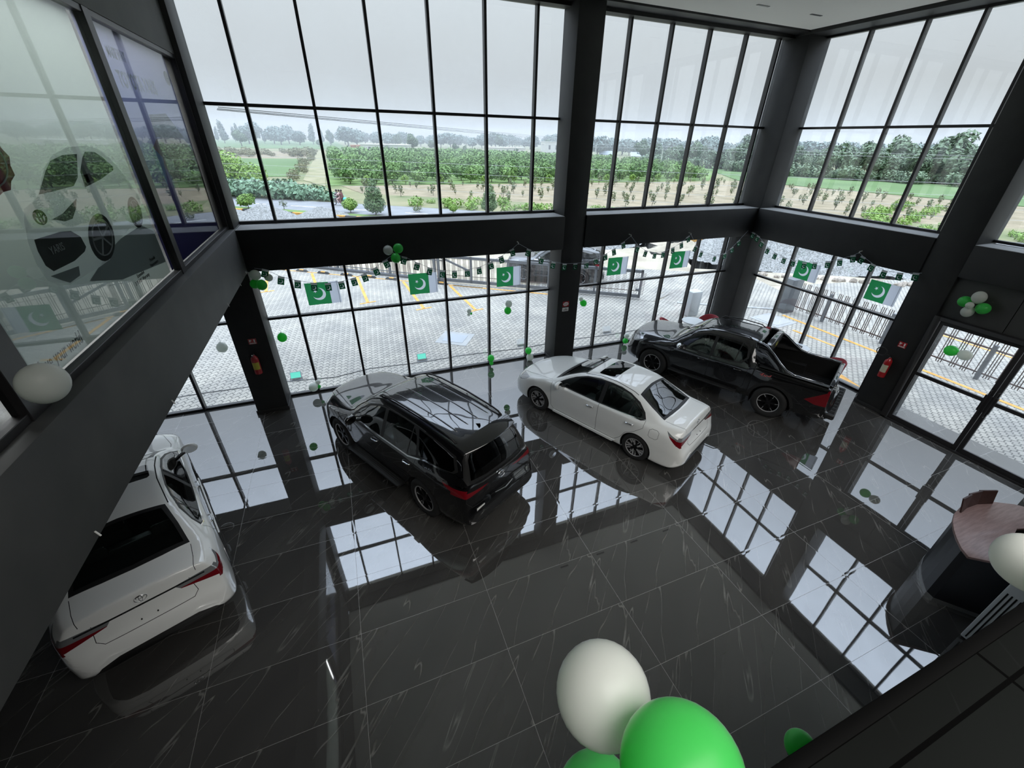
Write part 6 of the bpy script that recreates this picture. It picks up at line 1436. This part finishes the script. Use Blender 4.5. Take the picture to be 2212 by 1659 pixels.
inner = [(8.95, -9.95), (8.85, -9.74), (8.70, -9.62), (8.50, -9.56), (8.32, -9.60), (8.15, -9.74), (8.02, -9.92), (7.70, -9.96)]
bevel(MB().prism(outer+inner, 1.045, 1.085).build('desk_top', m_wood, dk), .004, 2)
def inset(poly, c, f): return [(c[0]+(x-c[0])*f, c[1]+(y-c[1])*f) for x, y in poly]
bod = inset(outer, (8.3, -9.7), .955)+inset(inner, (8.3, -9.7), 1.06); bod[0] = (7.32, -9.56)
recalc(MB().prism(bod, .07, 1.045).build('desk_body', m_dsk, dk)); recalc(MB().prism(inset(bod, (8.3, -9.65), 1.01), 0, .07).build('kick_strip', m_dskl, dk))
up2 = [(8.08, -9.06), (8.30, -9.035), (8.55, -9.05), (8.80, -9.13)]
uw = MB()
for i in range(3):
    a, b = up2[i], up2[i+1]; uw.add([(a[0], a[1], 1.085), (b[0], b[1], 1.085), (b[0]+.05, b[1]+.05, 1.30), (a[0]+.03, a[1]+.07, 1.30), (a[0], a[1]-.02, 1.085), (b[0], b[1]-.02, 1.085), (b[0]+.05, b[1]+.03, 1.30), (a[0]+.03, a[1]+.05, 1.30)], [(0, 1, 2, 3), (5, 4, 7, 6), (0, 3, 7, 4), (1, 5, 6, 2), (3, 2, 6, 7)])
uw.build('upstand', m_woodd, dk)
# ---- floor standing air conditioner ----
m_acw = mat('white_plastic_housing', (0.72, 0.75, 0.77), .35)
ac = thing('air_conditioner', 'white floor standing air conditioner with vertical slots beyond the dark ledge', 'air conditioner', (7.07, -10.48, 0))
bevel(MB().box(0, .34, 0, .46, .03, 1.80).build('housing', m_acw, ac), .015, 2); MB().box(.02, .32, .02, .44, 0, .03).build('plinth', m_blackp, ac)
sl = MB()
for k in range(5): sl.box(-.002, .004, .405-k*.042, .42-k*.042, .07, 1.04)
sl.build('air_slots', m_gap, ac); MB().box(-.003, .002, .10, .36, 1.25, 1.6).build('front_panel', m_acw, ac)
# ---- banners behind the mezzanine glass ----
def pm(name, stops, axis=2, z0=4.3, z1=6.9, rough=.6):
    m = mat(name, stops[0][1], rough); t = N(m, 'ShaderNodeTexCoord'); s = N(m, 'ShaderNodeSeparateXYZ'); L(m, t.outputs['Object'], s.inputs[0]); r_ = N(m, 'ShaderNodeMapRange'); r_.inputs['From Min'].default_value = z0; r_.inputs['From Max'].default_value = z1
    L(m, s.outputs[axis], r_.inputs['Value']); c = ramp(m, stops); L(m, r_.outputs[0], c.inputs[0]); L(m, c.outputs[0], bs(m).inputs['Base Color']); bs(m).inputs['Specular IOR Level'].default_value = .2; t_ = N(m, 'ShaderNodeBsdfTranslucent'); L(m, c.outputs[0], t_.inputs[0]); x_ = N(m, 'ShaderNodeMixShader'); x_.inputs[0].default_value = .5; L(m, bs(m).outputs[0], x_.inputs[1]); L(m, t_.outputs[0], x_.inputs[2]); L(m, x_.outputs[0], m.node_tree.nodes['Material Output'].inputs[0]); return m
XB = -2.20
def pane_poly(name, pts, m, parent, d): # print on the banner, d layers forward
    x = XB+.0015*d
    vs = [(x, y, z) for y, z in pts]; o = MB().add(vs, [list(range(len(vs)))]).build(name, m, parent); recalc(o); return o
bA = MB().box(XB-.001, XB, -7.34, -3.92, 4.28, 6.95).build('poster', pm('poster_grey_print', [(0, (.50, .54, .52)), (.16, (.42, .47, .46)), (.3, (.50, .55, .52)), (1, (.66, .70, .68))]))
tag(bA, 'large pale car poster behind the mezzanine glass with a white car and red price seal', 'poster')
def film(m):
    b_ = bs(m); b_.inputs['Specular IOR Level'].default_value = .2; t_ = N(m, 'ShaderNodeBsdfTranslucent'); t_.inputs[0].default_value = b_.inputs['Base Color'].default_value; x_ = N(m, 'ShaderNodeMixShader'); x_.inputs[0].default_value = .5; L(m, b_.outputs[0], x_.inputs[1]); L(m, t_.outputs[0], x_.inputs[2]); L(m, x_.outputs[0], m.node_tree.nodes['Material Output'].inputs[0]); return m
g1 = mat('print_white', (.88, .90, .90), .6); g2 = mat('print_dark', (.045, .05, .05), .6); g3 = mat('print_glass', (.10, .125, .11), .6); g4 = mat('print_mid', (.22, .245, .25), .6); g5 = mat('print_red', (.28, .06, .065), .6); g6 = mat('print_light', (.48, .50, .50), .6)
for q in (g1, g2, g3, g4, g5, g6): film(q)
sh = pane_poly('printed_floor', [(-5.11, 4.88), (-4.24, 4.92), (-3.94, 4.80), (-3.94, 4.42), (-5.24, 4.55), (-5.83, 4.70), (-5.53, 4.77)], g4, bA, 1)
cb_ = pane_poly('printed_car', [(-5.93, 5.43), (-5.66, 5.61), (-5.45, 5.69), (-5.16, 5.74), (-4.75, 5.75), (-4.51, 5.71), (-4.34, 5.62), (-4.18, 5.48), (-4.05, 5.34), (-3.98, 5.17), (-4.09, 5.01), (-4.26, 4.91), (-4.5, 4.95), (-5.11, 4.86), (-5.31, 4.77), (-5.52, 4.76), (-5.9, 4.76), (-6.12, 4.76), (-6.37, 4.85), (-6.40, 4.98), (-6.37, 5.13), (-6.28, 5.28), (-6.2, 5.36), (-6.0, 5.40)], g1, bA, 2)
for nm, pts, m in (('printed_windscreen', [(-5.93, 5.43), (-5.68, 5.58), (-5.53, 5.65), (-5.29, 5.685), (-5.02, 5.685), (-5.20, 5.50), (-5.34, 5.44), (-5.72, 5.43)], g3), ('printed_side_window', [(-4.95, 5.65), (-4.84, 5.70), (-4.64, 5.69), (-4.49, 5.63), (-4.35, 5.54), (-4.38, 5.51), (-4.76, 5.45), (-5.15, 5.41), (-5.11, 5.54)], g3),
                   ('printed_grille', [(-6.28, 5.15), (-5.9, 5.14), (-5.74, 5.12), (-5.63, 5.05), (-5.62, 4.96), (-5.68, 4.93), (-5.9, 4.90), (-6.25, 4.90), (-6.31, 4.96), (-6.31, 5.07)], g2), ('printed_lip', [(-6.32, 4.88), (-5.88, 4.85), (-5.93, 4.78), (-6.12, 4.77), (-6.2, 4.81)], g4), ('printed_headlamp', [(-5.93, 5.24), (-5.73, 5.26), (-5.4, 5.34), (-5.48, 5.27), (-5.62, 5.2), (-5.76, 5.2), (-5.87, 5.23)], g2),
                   ('printed_mirror', [(-5.08, 5.51), (-4.94, 5.52), (-4.91, 5.46), (-5.06, 5.44), (-5.09, 5.46)], g6)): pane_poly(nm, pts, m, cb_, 3)
def el(cy, cz, a, b, tilt=0, n=24): return [(cy+a*cos(t)*cos(tilt)-b*sin(t)*sin(tilt), cz+a*cos(t)*sin(tilt)+b*sin(t)*cos(tilt)) for t in [2*pi*k/n for k in range(n)]]
for (cy, cz, a, b, tl) in ((-5.26, 4.975, .30, .185, .35), (-4.26, 5.065, .20, .15, .45)):
    w_ = pane_poly('printed_wheel', el(cy, cz, a, b, tl), g2, cb_, 3)
    mb = MB(); oc = el(cy, cz, a*.74, b*.74, tl, 10)
    for k in range(5):
        p = oc[2*k]; q = oc[2*k+1] if k % 1 == 0 else p
        mb.bar((XB+.006, cy, cz), (XB+.006, p[0], p[1]), .003, .022)
    ring = el(cy, cz, a*.76, b*.76, tl, 24); mb.tube([(XB+.006, y, z) for y, z in ring], .008, 4, closed=True); mb.build('printed_spokes', g6, w_)
T = lambda y, z, sl=0: basis((XB+.0065, y, z), (0, 1, sl), (0, -sl, 1))
text_mesh('lettering', 'YARIS', .085, g6, cb_, T(-6.06, 5.035)); oval_emblem(cb_, T(-6.07, 5.28), .15, .10, g2)
text_mesh('lettering', 'Move your world', .155, g2, bA, T(-6.70, 4.375), shear=.25, align='CENTER', xs=.62)
text_mesh('lettering', 'Extended\n3 YEARS Warranty', .055, g2, bA, T(-4.80, 4.46)); text_mesh('lettering', 'Periodic\nMaintenance', .055, g2, bA, T(-4.32, 4.52))
sl_ = MB().prism([(x*(1.0 if k % 2 else 1.09), y*(1.0 if k % 2 else 1.09)) for k, (x, y) in enumerate([(.34*cos(2*pi*k/24), .22*sin(2*pi*k/24)) for k in range(24)])], 0, .001, 0, basis((XB+.002, -6.42, 5.70), (0, 1, 0), (0, 0, 1))).build('printed_seal', g5, bA)
MB().tube([(XB+.005, y, z) for y, z in el(-6.42, 5.70, .29, .18)], .006, 4, closed=True).build('printed_seal_ring', g6, sl_); text_mesh('lettering', 'PKR\n99/-', .12, g6, sl_, T(-6.42, 5.69))
bB = MB().box(XB-.001, XB, -3.84, -.76, 4.28, 6.95).build('poster', pm('poster_blue_print', [(0, (.04, .035, .12)), (.25, (.08, .07, .18)), (.45, (.20, .20, .30)), (.75, (.34, .37, .50)), (1, (.50, .51, .60))]))
tag(bB, 'blue violet car poster behind the mezzanine glass next to the corner', 'poster')
text_mesh('lettering', 'MAKE WAY', .155, g1, bB, T(-2.95, 6.68), xs=.72, bold=.004); text_mesh('lettering', 'TOYOTA YARIS', .235, g1, bB, T(-2.48, 6.42), xs=.86, bold=.006)
oval_emblem(bB, T(-.98, 6.62), .22, .17, g6)
c2 = pane_poly('printed_car', [(-2.56, 5.79), (-1.8, 5.84), (-1.15, 5.76), (-.78, 5.58), (-.74, 5.37), (-.74, 5.04), (-.81, 4.69), (-2.23, 4.73), (-2.47, 4.95), (-2.46, 5.31), (-2.92, 5.66)], mat('print_maroon', (.16, .10, .13), .6), bB, 1)
for nm, pts, m in (('printed_windscreen', [(-2.56, 5.81), (-2.52, 6.08), (-1.71, 6.12), (-1.12, 5.79)], g3), ('printed_grille', [(-2.3, 5.26), (-.76, 5.18), (-.78, 4.80), (-1.92, 4.76), (-2.34, 5.04)], g2), ('printed_blue_panel', [(-2.87, 5.7), (-2.58, 5.56), (-2.80, 5.2), (-2.94, 5.5)], mat('print_blue', (.12, .22, .42), .6)), ('printed_bonnet', [(-2.4, 5.76), (-1.25, 5.74), (-1.0, 5.5), (-1.9, 5.42), (-2.3, 5.55)], mat('print_pink', (.30, .20, .22), .6)), ('printed_bumper', [(-2.1, 5.40), (-.80, 5.36), (-.78, 5.20), (-1.7, 5.22)], g6), ('printed_headlamp', [(-2.52, 5.56), (-2.15, 5.50), (-2.2, 5.38), (-2.45, 5.40)], g1), ('printed_headlamp', [(-.95, 5.5), (-.78, 5.5), (-.78, 5.36), (-.92, 5.38)], g1)): pane_poly(nm, pts, m, c2, 3)
oval_emblem(c2, T(-1.30, 5.33), .17, .12, g2); text_mesh('lettering', 'YARIS', .06, g1, c2, T(-1.2, 5.08))
# small clips on the mezzanine fascia
for y, z in ((-.95, 3.48), (-1.7, 3.46), (-2.9, 3.47), (-6.0, 3.47), (-7.8, 3.48)): tag(MB().tube([(-1.945, y, z), (-1.93, y, z-.05)], .006, 6).build('clip', m_wht), 'small white hook on the lower edge of the mezzanine beam', 'hook', 'hooks on the mezzanine beam')
# ---- motorcycle with three riders on the road ----
def skin_body(name, pts, edges, rad, m, parent=None, lvl=1):
    me = bpy.data.meshes.new(name); me.from_pydata(pts, edges, []); o = bpy.data.objects.new(name, me); COL.objects.link(o)
    md = o.modifiers.new('s', 'SKIN'); o.modifiers.new('b', 'SUBSURF').levels = lvl
    for i, r in enumerate(rad): me.skin_vertices[0].data[i].radius = (r, r)
    me.skin_vertices[0].data[0].use_root = True
    dg = bpy.context.evaluated_depsgraph_get(); nm = bpy.data.meshes.new_from_object(o.evaluated_get(dg)); bpy.data.objects.remove(o); nm.name = name
    nm.materials.clear(); nm.materials.append(m); nm.polygons.foreach_set('use_smooth', [True]*len(nm.polygons)); o = bpy.data.objects.new(name, nm); COL.objects.link(o)
    if parent: o.parent = parent
    return o
MP = Vector((0.15, 37.0, GZ)); MA = atan2(-0.572, 0.82)+pi   # travelling left
mc = thing('motorcycle', 'small motorcycle carrying three riders on the grey road', 'motorcycle', MP, MA)
for x in (-.5, .5):
    MB().tube([(x+.24*cos(a), 0, .26+.24*sin(a)) for a in [2*pi*k/20 for k in range(20)]], .035, 8, closed=True).build('wheel', m_tyre, mc)
MB().bar((.5, 0, .26), (.34, 0, .80), .04, .05).bar((-.5, 0, .26), (0, 0, .35), .06, .08).box(-.12, .18, -.10, .10, .25, .48).build('frame', m_mhd, mc)
ellipsoid(.14, 0, .62, .22, .12, .11).build('fuel_tank', mat('teal_tank', (.03, .35, .33), .3), mc, smooth=True); bevel(MB().box(-.62, .02, -.11, .11, .58, .66).build('saddle', m_blackp, mc), .02, 2)
MB().tube([(.30, -.28, .88), (.36, 0, .84), (.30, .28, .88)], .014, 6).build('handlebar', m_chrome, mc)
m_skin = mat('skin', (.22, .12, .08), .6); m_hair = mat('black_hair', (.01, .01, .01), .6)
def rider(dx, mcl, label, s=1.0, mleg=None):
    t = thing('person', label, 'person', MP, MA)
    P = [(dx, 0, .70), (dx+.03, 0, .92), (dx+.05, 0, 1.10), (dx+.06, 0, 1.17), (dx+.08, 0, 1.30), (dx+.10, .18, 1.08), (dx+.22, .24, .90), (dx+.36, .16, .86), (dx+.10, -.18, 1.08), (dx+.22, -.24, .90), (dx+.36, -.16, .86), (dx+.05, .11, .68), (dx+.30, .20, .60), (dx+.14, .18, .26), (dx+.24, .18, .22), (dx+.05, -.11, .68), (dx+.30, -.20, .60), (dx+.14, -.18, .26), (dx+.24, -.18, .22)]
    E = [(0, 1), (1, 2), (2, 3), (3, 4), (2, 5), (5, 6), (6, 7), (2, 8), (8, 9), (9, 10), (0, 11), (11, 12), (12, 13), (13, 14), (0, 15), (15, 16), (16, 17), (17, 18)]
    R_ = [.13, .13, .14, .05, .085, .055, .045, .035, .055, .045, .035, .09, .075, .05, .04, .09, .075, .05, .04]
    skin_body('body', P, E, R_, mcl, t); ellipsoid(dx+.075, 0, 1.32, .095, .085, .11, 12, 8).build('head', m_skin, t, smooth=True); ellipsoid(dx+.06, 0, 1.36, .10, .092, .09, 12, 8).build('hair', m_hair, t, smooth=True)
rider(.0, mat('grey_shirt', (.16, .14, .15), .8), 'person in dark grey clothes steering the motorcycle'); rider(-.27, mat('pink_white_shirt', (.6, .42, .38), .8), 'person in pale pink clothes seated in the middle of the motorcycle'); rider(-.52, mat('maroon_shirt', (.16, .06, .06), .8), 'person in maroon clothes seated last on the motorcycle')
o = ellipsoid(MP.x+.62, MP.y-.35, GZ+.55, .20, .17, .22).build('bag', mat('turquoise_bag', (.12, .62, .60), .6), None, smooth=True); tag(o, 'turquoise bag hanging at the rear of the motorcycle', 'bag')
